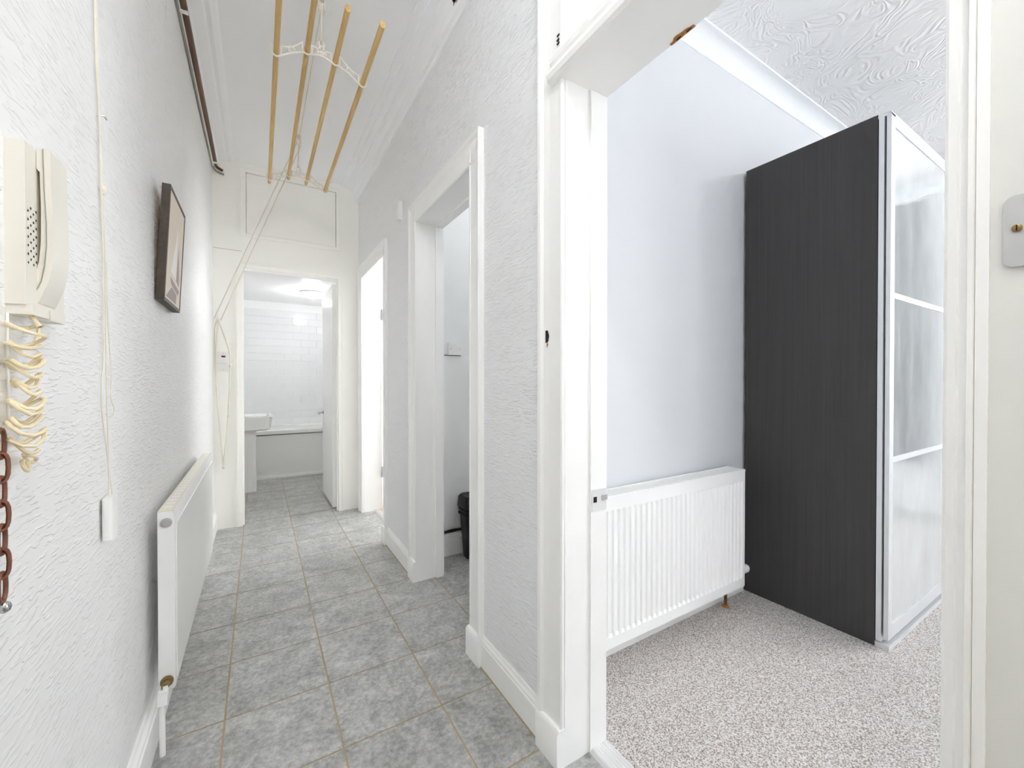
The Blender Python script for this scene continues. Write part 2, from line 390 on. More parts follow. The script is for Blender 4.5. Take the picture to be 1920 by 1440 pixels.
st(boxes('wall_front', [(XL, -0.18, YH0-0.1, YH0, -0.1, TOP), (0.66, XR, YH0-0.1, YH0, -0.1, TOP), (-0.18, 0.66, YH0-0.1, YH0, 2.60, TOP), (-0.18, 0.66, YH0-0.1, YH0, -0.1, 0.0)], M['paperL']), 'white wallpaper wall at the near end of the hall')
ed = st(boxes('door_2', [(-0.18, -0.10, YH0-0.07, YH0-0.03, 0, 2.60), (0.58, 0.66, YH0-0.07, YH0-0.03, 0, 2.60), (-0.10, 0.58, YH0-0.07, YH0-0.03, 0, 0.30), (-0.10, 0.58, YH0-0.07, YH0-0.03, 2.50, 2.60), (-0.10, 0.58, YH0-0.07, YH0-0.03, 1.98, 2.06)], M['gloss']), 'white entrance door behind the viewer')
box('fanlight_board', -0.10, 0.58, YH0-0.06, YH0-0.04, 2.06, 2.50, M['gloss'], ed)
box('door_leaf', -0.10, 0.58, YH0-0.065, YH0-0.035, 0.30, 1.98, M['gloss'], ed)
st(box('wall_store_back', XB, 2.7, 2.6, 2.72, -0.1, TOP, M['greywall']), 'pale grey wall at the back of the store cupboard')
st(box('wall_store_right', 2.6, 2.7, 1.4, 2.6, -0.1, TOP, M['greywall']), 'pale grey end wall of the store cupboard')
st(box('wall_store_panel', XB, 2.6, 2.585, 2.6, 0.0, 1.352, M['white']), 'white lower boarding in the store cupboard')
st(box('wall_side_room_back', XB, 2.9, 4.6, 4.7, -0.1, TOP, M['white']), 'white wall of the far side room')
bm = bmesh.new()
for b in ((2.8, 2.9, 2.72, 2.95, -0.1, TOP), (2.8, 2.9, 4.15, 4.6, -0.1, TOP), (2.8, 2.9, 2.95, 4.15, -0.1, 0.9), (2.8, 2.9, 2.95, 4.15, 2.3, TOP)): add_box(bm, *b)
st(obj('wall_side_room_right', bm, M['white']), 'white window wall of the far side room')
# ceilings
st(box('ceiling', XL - 0.1, XB, YH0 - 0.1, YP + 0.075, HC, HC + 0.1, M['ceil']), 'plain white hall ceiling')
st(box('ceiling_bedroom', XB, XF + 0.25, YB0 - 0.1, YW + 0.115, BC, BC + 0.1, M['swirl']), 'white bedroom ceiling with swirled plaster')
st(box('ceiling_store', XB, 2.7, 1.4, 2.6, 2.75, 2.85, M['white']), 'white ceiling of the store cupboard')
st(box('ceiling_side_room', XB, 2.9, 2.72, 4.7, 2.75, 2.85, M['white']), 'white ceiling of the far side room')

# cornices
pr = [(XR, 2.822), (XR-0.012, 2.822), (XR-0.015, 2.842), (XR-0.028, 2.850), (XR-0.038, 2.878), (XR-0.058, 2.902), (XR-0.072, 2.908), (XR-0.076, 2.922), (XR-0.112, 2.926), (XR-0.116, 2.938), (XR-0.148, 2.942), (XR-0.152, HC), (XR, HC)]
st(prism('trim_1', pr, 'y', YH0, YP, M['ceil']), 'white moulded cornice along the right of the hall ceiling')
pl = [(XL, 2.84), (XL+0.014, 2.84), (XL+0.02, 2.865), (XL+0.045, 2.905), (XL+0.09, 2.922), (XL+0.097, 2.936), (XL+0.118, 2.930), (XL+0.140, 2.939), (XL+0.148, HC), (XL, HC)]
st(prism('trim_2', pl, 'y', YH0, YP, M['ceil']), 'white moulded cornice along the left of the hall ceiling')
def cove(d, h, n=8):
    pts = [(0, -h), (-0.006, -h)]
    for k in range(n + 1):
        a = math.pi/2 * k / n
        pts.append((-0.010 - (d-0.022)*(1-math.cos(a)), -h + 0.006 + (h-0.016)*math.sin(a)))
    return pts + [(-d+0.004, -0.010), (-d, -0.010), (-d, 0), (0, 0)]
st(prism('trim_3', [(YW + a, BC + b) for a, b in cove(0.085, 0.080)], 'x', XB, XF, M['ceil'], smooth=True), 'white cove above the radiator wall in the bedroom')
st(prism('trim_4', [(XF + a, BC + b) for a, b in cove(0.085, 0.080)], 'y', YB0, YW - 0.085, M['ceil'], smooth=True), 'white cove above the bedroom window wall')

# ------------------------------------------------------------------ boarded partition at the end of the hall
OX0, OX1, OZ = -0.114, 0.612, 2.095
HX0, HX1, HZ0, HZ1 = -0.083, 0.598, 2.378, 2.872
bm = bmesh.new()
for b in ((XL, OX0, YP, YP+0.075, 0, 2.228), (OX1, XR, YP, YP+0.075, 0, HC), (OX0, OX1, YP, YP+0.075, OZ, HZ0), (XL, OX0, YP, YP+0.075, 2.232, HC),
          (OX0, HX0, YP, YP+0.075, HZ0, HC), (HX1, OX1, YP, YP+0.075, HZ0, HC), (HX0, HX1, YP, YP+0.075, HZ1, HC), (HX0, HX1, YP+0.03, YP+0.075, HZ0, HZ1)): add_box(bm, *b)
wb = st(obj('wall_back', bm, M['cream']), 'cream painted boarded partition at the end of the hall')
# mouldings around the opening and the hatch
def surround_y(name, x0, x1, z0, z1, wd, y, th, mat, bottom=False, label=None):
    L = [(x0-wd, x0, y-th, y, z0 if not bottom else z0-wd, z1+wd), (x1, x1+wd, y-th, y, z0 if not bottom else z0-wd, z1+wd), (x0, x1, y-th, y, z1, z1+wd)]
    L += [(x0-wd-0.008, x0-wd, y-th*1.5, y, z0 if not bottom else z0-wd, z1+wd+0.008), (x1+wd, x1+wd+0.008, y-th*1.5, y, z0 if not bottom else z0-wd, z1+wd+0.008), (x0-wd, x1+wd, y-th*1.5, y, z1+wd, z1+wd+0.008)]
    if bottom: L += [(x0, x1, y-th, y, z0-wd, z0)]
    return st(boxes(name, L, mat, bevel=0.0015), label)
surround_y('trim_5', OX0, OX1, 0.0, OZ, 0.030, YP, 0.010, M['cream'], label='cream moulding around the bathroom doorway')
surround_y('trim_6', HX0, HX1, HZ0, HZ1, 0.030, YP, 0.008, M['cream'], bottom=True, label='cream moulding around the high cupboard hatch')
st(boxes('trim_7', [(OX0, OX0+0.012, YP+0.02, YP+0.06, 0, OZ), (OX1-0.012, OX1, YP+0.02, YP+0.03, 0, OZ), (OX0+0.012, OX1-0.012, YP+0.02, YP+0.06, OZ-0.012, OZ)], M['gloss'], bevel=0.002), 'white door stop inside the bathroom doorway')
hd = box('door_1', HX0+0.004, HX1-0.004, YP+0.002, YP+0.024, HZ0+0.004, HZ1-0.004, M['cream'], bevel=0.0015)
st(hd, 'cream cupboard hatch door above the bathroom doorway')
lathe('knob', [(0.006, 0), (0.006, -0.010), (0.014, -0.012), (0.015, -0.018), (0.010, -0.024)], (0.549, YP+0.002, 2.633), M['cream'], hd, axis='y', seg=16)
for zz in (2.46, 2.79): tube('hinge', [(HX0-0.001, YP-0.003, zz-0.03), (HX0-0.001, YP-0.003, zz+0.03)], 0.004, M['cream'], hd)

# ------------------------------------------------------------------ door linings, architraves and skirtings on the hall's right wall
def arch_prof(w_, flip):
    """architrave outline across its width (0 inner .. w outer), thickness towards the hall"""
    p = [(0, 0), (0, -0.010), (0.004, -0.014), (0.012, -0.014), (0.014, -0.011), (w_*0.55, -0.012), (w_*0.78, -0.016), (w_*0.86, -0.024), (w_-0.004, -0.026), (w_, -0.022), (w_, 0)]
    return p
def architrave(name, d, w_near, w_far, top_w, label, zt=None):
    y0, y1, z1 = d
    bm = bmesh.new()
    if w_near: add_prism(bm, [(XR + t, y0 - a) for a, t in arch_prof(w_near, 0)], 'z', 0, z1 + (top_w or 0))
    if w_far: add_prism(bm, [(XR + t, y1 + a) for a, t in arch_prof(w_far, 0)], 'z', 0, (zt or z1 + (top_w or 0)))
    if top_w: add_prism(bm, [(XR + t, z1 + a) for a, t in arch_prof(top_w, 0)], 'y', y0 - w_near*0.98, y1 + w_far*0.98)
    return st(obj(name, bm, M['gloss']), label)
def lining(name, d, label, stop_x, zt=None):
    y0, y1, z1 = d
    L = [(XR-0.001, XB+0.001, y0-0.02, y0, 0, zt or z1), (XR-0.001, XB+0.001, y1, y1+0.02, 0, zt or z1)]
    if not zt: L.append((XR-0.001, XB+0.001, y0-0.02, y1+0.02, z1, z1+0.02))
    if stop_x: L += [(stop_x, stop_x+0.045, y0, y0+0.012, 0, z1), (stop_x, stop_x+0.045, y1-0.012, y1, 0, z1), (stop_x, stop_x+0.045, y0+0.012, y1-0.012, z1-0.012, z1)]
    return st(boxes(name, L, M['gloss'], bevel=0.0015), label)
lining('trim_8', D2, 'white door lining of the store cupboard', 0.90)
architrave('trim_9', D2, 0.115, 0.098, 0.112, 'white architrave around the store cupboard doorway')
lining('trim_10', D3, 'white door lining of the far side room', 0.0)
architrave('trim_11', D3, 0.085, 0.082, 0.112, 'white architrave around the far side room doorway')
# bedroom doorway: tall case with a transom bar and a blanked fanlight
lin1 = lining('trim_12', D1, 'chipped white door lining of the bedroom doorway', 0.0, zt=2.80)
arch1 = architrave('trim_13', D1, 0.028, 0.112, None, 'tall white architrave beside the bedroom doorway', zt=2.80)
arch2 = st(box('trim_14', XR-0.024, XR, D1[0]-0.028, D1[0], D1[2], 2.80, M['gloss']))
st(box('wall_right_near', XR-0.006, XR, -0.9, D1[0]-0.028, 0, 2.80, paint('off_white_board', (228, 228, 224), 0.45, 0.02, 3)), 'smooth off-white boarding around the steel wall plate')
st(boxes('trim_19', [(XR-0.012, XR-0.005, D1[0]-0.040, D1[0]-0.0285, 0, 2.80)], M['gloss'], bevel=0.003), 'white bead beside the near bedroom architrave')
# rebate on the far jamb, set back on the bedroom side
jr = st(box('trim_15', 0.890, XB+0.003, D1[1]-0.006, D1[1], 0, D1[2], M['gloss'], bevel=0.002), 'white stop lath on the bedroom door jamb')
tr = [(0.80, 2.09), (0.764, 2.09), (0.756, 2.098), (0.752, 2.112), (0.757, 2.124), (0.770, 2.130), (0.772, 2.145), (0.766, 2.152), (0.764, 2.166), (0.776, 2.172), (0.80, 2.180)]
st(prism('trim_16', tr, 'y', D1[0]-0.05, D1[1]+0.047, M['gloss'], smooth=False), 'white moulded transom bar over the bedroom doorway')
bm = bmesh.new()
add_box(bm, 0.80, XB+0.002, D1[0], D1[1], D1[2]+0.0005, 2.180)
lint = st(obj('trim_17', bm, M['gloss'], bevel=0.002, smooth=True), 'white underside of the bedroom doorway head')
bm = bmesh.new()
add_box(bm, 0.835, 0.865, D1[0], D1[1], 2.18, 2.80)
for y0, y1, z0, z1 in ((D1[0], D1[0]+0.05, 2.18, 2.80), (D1[1]-0.05, D1[1], 2.18, 2.80), (D1[0]+0.05, D1[1]-0.05, 2.74, 2.80)): add_box(bm, 0.815, 0.835, y0, y1, z0, z1)
st(obj('trim_18', bm, M['gloss'], bevel=0.002, smooth=True), 'white blanked fanlight panel over the bedroom doorway')
# damage on the joinery
def chip(name, centre, axis, pts, depth, mat, parent, label):
    bm = bmesh.new(); c = Vector(centre)
    if axis == 'x':
        add_prism(bm, [(c.y + a, c.z + b) for a, b in pts], 'x', c.x - depth, c.x + depth)
    else:
        add_prism(bm, [(c.x + a, c.y + b) for a, b in pts], 'z', c.z - depth, c.z + depth)
    return obj(name, bm, mat, parent, label=label)
chip('bare_wood_patch', (XR-0.0125, 1.054, 1.297), 'x', [(-0.012,-0.004),(-0.006,-0.012),(0.010,-0.012),(0.013,0.0),(0.010,0.014),(-0.006,0.010)], 0.0015, M['splinter'], arch1, 'bare splintered wood below the lock hole')
chip('lock_hole', (XR-0.0130, 1.052, 1.317), 'x', [(-0.010,-0.014),(0.004,-0.018),(0.013,-0.006),(0.011,0.016),(0.004,0.022),(-0.008,0.022),(-0.014,0.004)], 0.0018, M['dark'], arch1, 'dark empty lock hole')
for yy, zz in ((0.99, 2.225), (0.991, 2.212), (0.99, 2.201)):
    chip('nail_hole', (XR-0.0145, yy, zz), 'x', [(-0.006,-0.002),(0.006,-0.003),(0.008,0.002),(-0.004,0.003)], 0.001, M['dark'], arch1, None)
bm = bmesh.new()
rnd = random.Random(3)
pts = []
for k in range(9):
    t = k / 8; pts.append((0.953 + rnd.uniform(-0.005, 0.001) - 0.009*math.sin(math.pi*t), 0.655 + 0.072*t))
pts += [(0.9575, 0.727), (0.9575, 0.655)]
add_prism(bm, pts, 'z', D1[2]-0.0012, D1[2]+0.012)
obj('broken_edge', bm, M['splinter'], lint, label='brown splintered break in the door head')
for k in range(4):
    y = 0.660 + 0.015*k
    tube('wood_splinter', [(0.954, y, D1[2]+0.001), (0.950 - 0.002*(k % 2), y+0.010, D1[2]-0.003), (0.953, y+0.018, D1[2]-0.001)], 0.0018, M['splinter'] if k % 2 else M['dark'], lint, seg=5)
sp = thing('strike_plate', 'small worn metal strike plate on the bedroom door jamb', 'strike plate', (0.91, D1[1], 0.80))
box('plate', 0.893, 0.954, D1[1]-0.0082, D1[1]-0.006, 0.765, 0.835, M['alu'], sp, bevel=0.0006)
box('latch_hole', 0.899, 0.913, D1[1]-0.0090, D1[1]-0.0081, 0.794, 0.812, M['dark'], sp)
box('lip', 0.934, 0.957, D1[1]-0.0105, D1[1]-0.0081, 0.797, 0.813, M['chrome'], sp, bevel=0.0006)

def skirt_prof(h=0.125, th=0.015):
    return [(0, 0), (-th, 0), (-th, h*0.76), (-th*0.8, h*0.80), (-th*0.8, h*0.86), (-th*0.45, h*0.93), (-th*0.3, h), (0, h)]
def skirt_right(name, y0, y1, label):
    return st(prism(name, [(XR + a, b) for a, b in skirt_prof()], 'y', y0, y1, M['gloss']), label)
sB = skirt_right('baseboard_right', D1[1]+0.112, D2[0]-0.115, 'white skirting between the bedroom and store doorways')
sA = skirt_right('baseboard_right_far', D2[1]+0.098, D3[0]-0.085, 'white skirting between the store and side room doorways')
for o_, y0, y1 in ((sB, D1[1], D2[0]), (sA, D2[1], D3[0])):
    box('floor_sealant', XR-0.0185, XR-0.014, y0, y1, -0.002, 0.003, M['grout'], o_, label='tan floor sealant line')
# plain blocks running across the feet of the architraves
for n, (y0, y1) in enumerate(((D1[1], D1[1]+0.112), (D2[0]-0.115, D2[0]), (D2[1], D2[1]+0.098), (D3[0]-0.085, D3[0]))):
    th = 0.030
    prism('plinth_block', [(XR, 0.0), (XR-th, 0.0), (XR-th, 0.108), (XR-th+0.008, 0.118), (XR, 0.118)], 'y', y0-0.001, y1+0.001, M['gloss'], sB if n < 2 else sA, bevel=0.0015)
st(prism('baseboard_left', [(XL - a*1.4, b*1.15) for a, b in skirt_prof()], 'y', YH0, YP, M['gloss']), 'white skirting along the left wall under the radiator')
st(prism('baseboard_bedroom', [(YW + a*1.3, b*0.95+0.006) for a, b in skirt_prof()], 'x', XB, 2.30, M['gloss']), 'white skirting under the bedroom radiator')
st(prism('baseboard_store', [(2.585 + a, b*1.2) for a, b in skirt_prof()], 'x', XB, 2.6, M['gloss']), 'white skirting in the store cupboard')
# metal thresholds
def threshold(name, x0, x1, y0, y1, label):
    n = 6; pts = [(x0, 0.0)]
    for k in range(n*2 + 1):
        t = k / (n*2); pts.append((x0 + 0.006 + (x1-x0-0.012)*t, 0.011 + (0.0025 if k % 2 else 0)))
    return tag(prism(name, pts + [(x1, 0.006), (x1, 0.0)], 'y', y0, y1, M['alu']), label, 'threshold')
threshold('threshold_strip', 0.889, 0.966, D1[0], D1[1], 'ribbed white metal threshold strip between slate tiles and bedroom carpet')
threshold('threshold_strip', 0.886, 0.925, D3[0], D3[1], 'thin pale threshold strip at the far side room doorway')

# ------------------------------------------------------------------ bathroom beyond the partition
BX0, BX1, BY1, BCL = -0.40, 0.87, 6.42, 2.24
st(box('wall_bathroom_left', BX0-0.1, BX0, YP+0.075, BY1+0.1, -0.1, 2.5, M['white']), 'white left wall of the bathroom')
st(box('wall_bathroom_right', BX1, BX1+0.085, YP+0.075, BY1+0.1, -0.1, 2.5, M['white']), 'white right wall of the bathroom')
wbb = st(box('wall_bathroom_back', BX0, BX1, BY1, BY1+0.1, -0.1, 2.5, M['white']), 'white brick-tiled wall over the bath')
st(box('ceiling_bathroom', BX0-0.1, BX1+0.1, YP+0.075, BY1+0.1, BCL, BCL+0.1, M['white']), 'low white bathroom ceiling')
tm = {}
def wtile(x0, x1, z0, z1):
    key = (round(x1-x0, 4), round(z1-z0, 4))
    if key not in tm:
        bm = bmesh.new(); add_box(bm, -key[0]/2, key[0]/2, -0.008, 0, -key[1]/2, key[1]/2)
        o = obj('wall_tile', bm, M['wtile'], wbb, bevel=0.002 if key[0] > 0.02 else 0); tm[key] = o.data
    else:
        o = bpy.data.objects.new('wall_tile', tm[key]); C.objects.link(o); o.parent = wbb
    o.location = ((x0+x1)/2, BY1, (z0+z1)/2)
    o.rotation_euler = (random.uniform(-0.006, 0.006), 0, random.uniform(-0.006, 0.006))
for r in range(16):
    z0 = 0.57 + r*0.098
    x = BX0 - (0.1 if r % 2 else 0.0)
    while x < BX1 - 0.012:
        a, b = max(BX0, x + 0.001), min(BX1, x + 0.199)
        if b - a > 0.01: wtile(a, b, z0 + 0.001, z0 + 0.097)
        x += 0.2
bt = thing('bathtub', 'white bathtub with flat panel across the end of the bathroom', 'bathtub', (0.24, 5.72, 0))
box('bath_panel', BX0+0.002, BX1-0.002, 5.735, 5.75, 0.02, 0.520, M['sanit'], bt)
box('plinth_strip', BX0+0.002, BX1-0.002, 5.725, 5.75, 0.0, 0.030, M['gloss'], bt, bevel=0.002)
bm = bmesh.new()
for b in ((BX0+0.002, BX1-0.002, 5.715, 5.79, 0.535, 0.575), (BX0+0.002, BX1-0.002, 6.35, BY1-0.009, 0.535, 0.575), (BX0+0.002, BX0+0.09, 5.79, 6.35, 0.535, 0.575), (BX1-0.09, BX1-0.002, 5.79, 6.35, 0.535, 0.575)): add_box(bm, *b)
obj('rim', bm, M['sanit'], bt, bevel=0.008, segs=2, smooth=True)
bm = bmesh.new()
o1 = [(BX0+0.09, 5.79), (BX1-0.09, 5.79), (BX1-0.09, 6.35), (BX0+0.09, 6.35)]; o2 = [(BX0+0.2, 5.85), (BX1-0.14, 5.85), (BX1-0.14, 6.29), (BX0+0.2, 6.29)]
A = [bm.verts.new((x, y, 0.54)) for x, y in o1]; B = [bm.verts.new((x, y, 0.16)) for x, y in o2]
for k in range(4): bm.faces.new((A[k], A[(k+1) % 4], B[(k+1) % 4], B[k]))
bm.faces.new(B)
obj('tub', bm, M['sanit'], bt)
bs = thing('pedestal_basin', 'white ceramic wash basin on a pedestal by the bathroom wall', 'basin', (-0.2, 5.2, 0))
def rrect(x0, x1, y0, y1, r, n=5):
    P = []
    for cx, cy_, a0 in ((x1-r, y0+r, -90), (x1-r, y1-r, 0), (x0+r, y1-r, 90), (x0+r, y0+r, 180)):
        for k in range(n+1):
            a = math.radians(a0 + 90*k/n); P.append((cx + r*math.cos(a), cy_ + r*math.sin(a)))
    return P
def loft(bm, rings, cap0=True, cap1=True):
    R = [[bm.verts.new(p) for p in r] for r in rings]
    for A, B in zip(R, R[1:]):
        n = len(A)
        for k in range(n): bm.faces.new((A[k], A[(k+1) % n], B[(k+1) % n], B[k]))
    if cap0: bm.faces.new(R[0][::-1])
    if cap1: bm.faces.new(R[-1])
bm = bmesh.new()
def rr3(x0, x1, y0, y1, r, z): return [(x, y, z) for x, y in rrect(x0, x1, y0, y1, r)]
loft(bm, [rr3(BX0, 0.07, 5.02, 5.43, 0.06, 0.657), rr3(BX0, 0.108, 4.995, 5.455, 0.06, 0.675), rr3(BX0, 0.120, 4.985, 5.465, 0.06, 0.785), rr3(BX0, 0.132, 4.98, 5.47, 0.07, 0.80), rr3(BX0, 0.128, 4.984, 5.466, 0.07, 0.812),
          rr3(BX0+0.12, 0.09, 5.03, 5.42, 0.07, 0.812), rr3(BX0+0.16, 0.05, 5.08, 5.37, 0.07, 0.74), rr3(BX0+0.2, 0.0, 5.12, 5.33, 0.06, 0.70)])
obj('bowl', bm, M['sanit'], bs, smooth=True)
bm = bmesh.new()
loft(bm, [rr3(-0.28, -0.02, 5.14, 5.33, 0.03, 0.0), rr3(-0.27, -0.026, 5.145, 5.325, 0.03, 0.30), rr3(-0.29, -0.022, 5.13, 5.34, 0.03, 0.657)])
obj('pedestal', bm, M['sanit'], bs, smooth=True)
bd = thing('bathroom_door', 'white bathroom door standing open against the right side', 'door', (0.612, 4.08, 0))
box('door_leaf', 0.577, 0.611, 4.085, 4.76, 0.012, 2.068, M['gloss'], bd, bevel=0.002)
for zz in (0.25, 1.05, 1.83):
    tube('hinge', [(0.6135, 4.080, zz-0.04), (0.6135, 4.080, zz+0.04)], 0.005, M['cream'], bd)
lathe('handle_rose', [(0.022, 0), (0.022, -0.006), (0.009, -0.010), (0.009, -0.045)], (0.577, 4.70, 0.850), M['chrome'], bd, axis='x', seg=16)
tube('lever_handle', smooth_path([(0.535, 4.70, 0.850), (0.526, 4.69, 0.850), (0.524, 4.65, 0.848), (0.526, 4.58, 0.845)], 5), 0.009, M['chrome'], bd)
bl = thing('bathroom_ceiling_light', 'round white ceiling light glowing in the bathroom', 'light', (0.55, 5.45, BCL))
lathe('base', [(0.13, 0), (0.13, -0.014), (0.115, -0.018)], (0.55, 5.45, BCL), M['wplastic'], bl, seg=32)
lathe('dome', [(0.112, -0.018), (0.110, -0.035), (0.09, -0.055), (0.05, -0.066), (0.01, -0.069)], (0.55, 5.45, BCL), M['bathglow'], bl, seg=32)
lamp_light((0.55, 5.45, BCL-0.115), 0.035, BATH_LAMP, (252, 253, 255))

# ------------------------------------------------------------------ far side room door
sd = thing('side_room_door', 'white door standing open in the far side room doorway', 'door', (0.97, 3.80, 0))
box('door_leaf', 0.965, 1.70, 3.775, 3.811, 0.016, 2.06, M['gloss'], sd, bevel=0.002)
for zz in (0.35, 1.78):
    box('hinge', 0.955, 0.966, 3.792, 3.813, zz-0.05, zz+0.05, M['steel'], sd, bevel=0.001)
lathe('door_knob', [(0.02, 0), (0.02, -0.006), (0.008, -0.01), (0.008, -0.04), (0.022, -0.05), (0.022, -0.065), (0.01, -0.072)], (1.63, 3.775, 1.0), M['brass'], sd, axis='y', seg=16)

# ------------------------------------------------------------------ windows
def window(name, x, y0, y1, z0, z1, label, nx=2):
    bm = bmesh.new(); t = 0.06
    for b in ((x, x+0.07, y0, y0+t, z0, z1), (x, x+0.07, y1-t, y1, z0, z1), (x, x+0.07, y0+t, y1-t, z0, z0+t), (x, x+0.07, y0+t, y1-t, z1-t, z1)): add_box(bm, *b)
    o = st(obj(name, bm, M['gloss']), label)
    ym = (y0+y1)/2; zm = (z0+z1)/2
    box('glazing_bar', x+0.01, x+0.06, ym-0.025, ym+0.025, z0+t, z1-t, M['gloss'], o)
    box('meeting_rail', x+0.012, x+0.058, y0+t, y1-t, zm-0.02, zm+0.02, M['gloss'], o)
    for a, b in ((y0+t, ym-0.025), (ym+0.025, y1-t)):
        for c, d in ((z0+t, zm-0.02), (zm+0.02, z1-t)): box('pane', x+0.032, x+0.036, a, b, c, d, M['glass'], o)
    return o
window('window_1', XF+0.10, WIN[0], WIN[1], WIN[2], WIN[3], 'white sash window beside the grey curtain')
window('window_2', 2.82, 2.95, 4.15, 0.9, 2.3, 'white sash window of the far side room')

# curtains: one panel each side of the window
def curtain(name, y0, y1, label):
    bm = bmesh.new(); n = 70; rows = 12; G = []
    for r in range(rows + 1):
        z = 2.77 - (2.77-0.46) * r / rows; row = []
        for k in range(n + 1):
            t = k / n; y = y0 + (y1-y0) * t
            amp = 0.022 + 0.012 * r / rows
            x = XF - 0.085 + amp*math.sin(t*2*math.pi*(y1-y0)/0.085) + 0.008*math.sin(t*9 + r*0.4)
            row.append(bm.verts.new((x, y + 0.01*math.sin(r*0.5 + t*5), z + (0.01*math.sin(t*37) if r == rows else 0))))
        G.append(row)
    for A, B in zip(G, G[1:]):
        for k in range(n): bm.faces.new((A[k], A[k+1], B[k+1], B[k]))
    bmesh.ops.solidify(bm, geom=bm.faces[:], thickness=0.003)
    o = obj(name, bm, M['curtain'], smooth=True)
    return tag(o, label, 'curtain', 'bedroom window curtains')
curtain('curtain', -0.42, 0.16, 'grey curtain seen reflected in the wardrobe mirror')
curtain('curtain', -2.75, -2.15, 'grey curtain at the far side of the bedroom window')
rod = thing('curtain_rod', 'white curtain rod above the bedroom window', 'curtain rod', (XF-0.085, -1.3, 2.79))
tube('rod', [(XF-0.085, -2.85, 2.80), (XF-0.085, 0.24, 2.80)], 0.012, M['wplastic'], rod, seg=12)
for yy in (-2.8, 0.19): tube('bracket', [(XF, yy, 2.80), (XF-0.085, yy, 2.80)], 0.008, M['wplastic'], rod)

# ------------------------------------------------------------------ lamps
def flush_lamp(name, c, r, m, label, watts, rgb):
    l = thing(name, label, 'light', c)
    lamp_light((c[0], c[1], c[2]-0.104-0.05), 0.045, watts, rgb)
    lathe('base', [(r+0.015, 0), (r+0.015, -0.018), (r, -0.022)], c, M['wplastic'], l, seg=36)
    lathe('dome', [(r, -0.022), (r*0.97, -0.05), (r*0.80, -0.08), (r*0.5, -0.097), (r*0.1, -0.104)], c, m, l, seg=36)
flush_lamp('hall_ceiling_light', (0.22, -0.08, HC), 0.11, M['hallglow'], 'round opal ceiling light on the hall ceiling', HALL_LAMP, (252, 252, 252))
flush_lamp('bedroom_ceiling_light', (3.40, -1.05, BC), 0.14, M['bedglow'], 'round opal ceiling light in the middle of the bedroom', BED_LAMP, (252, 253, 255))
flush_lamp('store_fill_light', (1.75, 2.0, 2.75), 0.14, M['storefillglow'], 'round opal fill light added out of view in the store cupboard', STORE_FILL, (252, 253, 255))  # unseen lamp added to brighten the cupboard interior

# ------------------------------------------------------------------ wardrobe
WX0, WX1, WY0, WY1, WZ = 2.315, 3.815, 0.697, 1.268, 2.345
wd = thing('mirror_wardrobe', 'tall dark brown wardrobe with sliding mirror door', 'wardrobe', (WX0, WY0, 0.008))
box('side_panel', WX0, WX0+0.022, WY0, WY1, 0.008, WZ, M['ward'], wd, bevel=0.001)
box('far_side_panel', WX1-0.022, WX1, WY0, WY1, 0.008, WZ, M['ward'], wd)
box('top_panel', WX0+0.022, WX1-0.022, WY0, WY1, WZ-0.022, WZ-0.002, M['ward'], wd)
box('back_panel', WX0+0.022, WX1-0.022, WY1-0.008, WY1-0.002, 0.05, WZ-0.022, M['ward'], wd)
box('base_panel', WX0+0.022, WX1-0.022, WY0, WY1-0.008, 0.06, 0.08, M['ward'], wd)
box('rail', WX0+0.002, WX1, 0.648, WY0, 0.008, 0.030, M['silver'], wd)
rail2 = box('top_rail', WX0+0.002, WX1, 0.652, WY0, WZ-0.018, WZ-0.004, M['silver'], wd)
def sliding_door(name, x0, x1, y0, y1, z0, z1, mirror):
    d = box(name, x0+0.004, x1-0.004, y0+0.005, y1-0.001, z0+0.004, z1-0.004, M['ward'], wd)
    fw = 0.046
    box('stile', x0, x0+fw, y0, y1, z0, z1, M['silver'], d, bevel=0.0012); box('stile', x1-fw, x1, y0, y1, z0, z1, M['silver'], d, bevel=0.0012)
    box('bottom_rail', x0+fw, x1-fw, y0+0.0005, y1, z0, z0+0.062, M['silver'], d, bevel=0.001); box('top_rail', x0+fw, x1-fw, y0+0.0005, y1, z1-0.050, z1, M['silver'], d, bevel=0.001)
    za, zb = z0+0.062, z1-0.050
    cuts = [za, 0.833, 1.553, zb]
    for zc in cuts[1:3]: box('crossbar', x0+fw, x1-fw, y0+0.001, y1, zc-0.012, zc+0.012, M['silver'], d, bevel=0.001)
    for k in range(3):
        a = cuts[k] + (0.012 if k else 0); b = cuts[k+1] - (0.012 if k < 2 else 0)
        box('mirror_pane', x0+fw, x1-fw, y0+0.004, y0+0.0049, a, b, M['mirror'], d)
sliding_door('front_sliding_door', WX0+0.003, 3.52, 0.652, 0.668, 0.050, 2.335, True)
sliding_door('rear_sliding_door', WX0+0.0005, 3.45, 0.6755, 0.694, 0.036, 2.340, True)

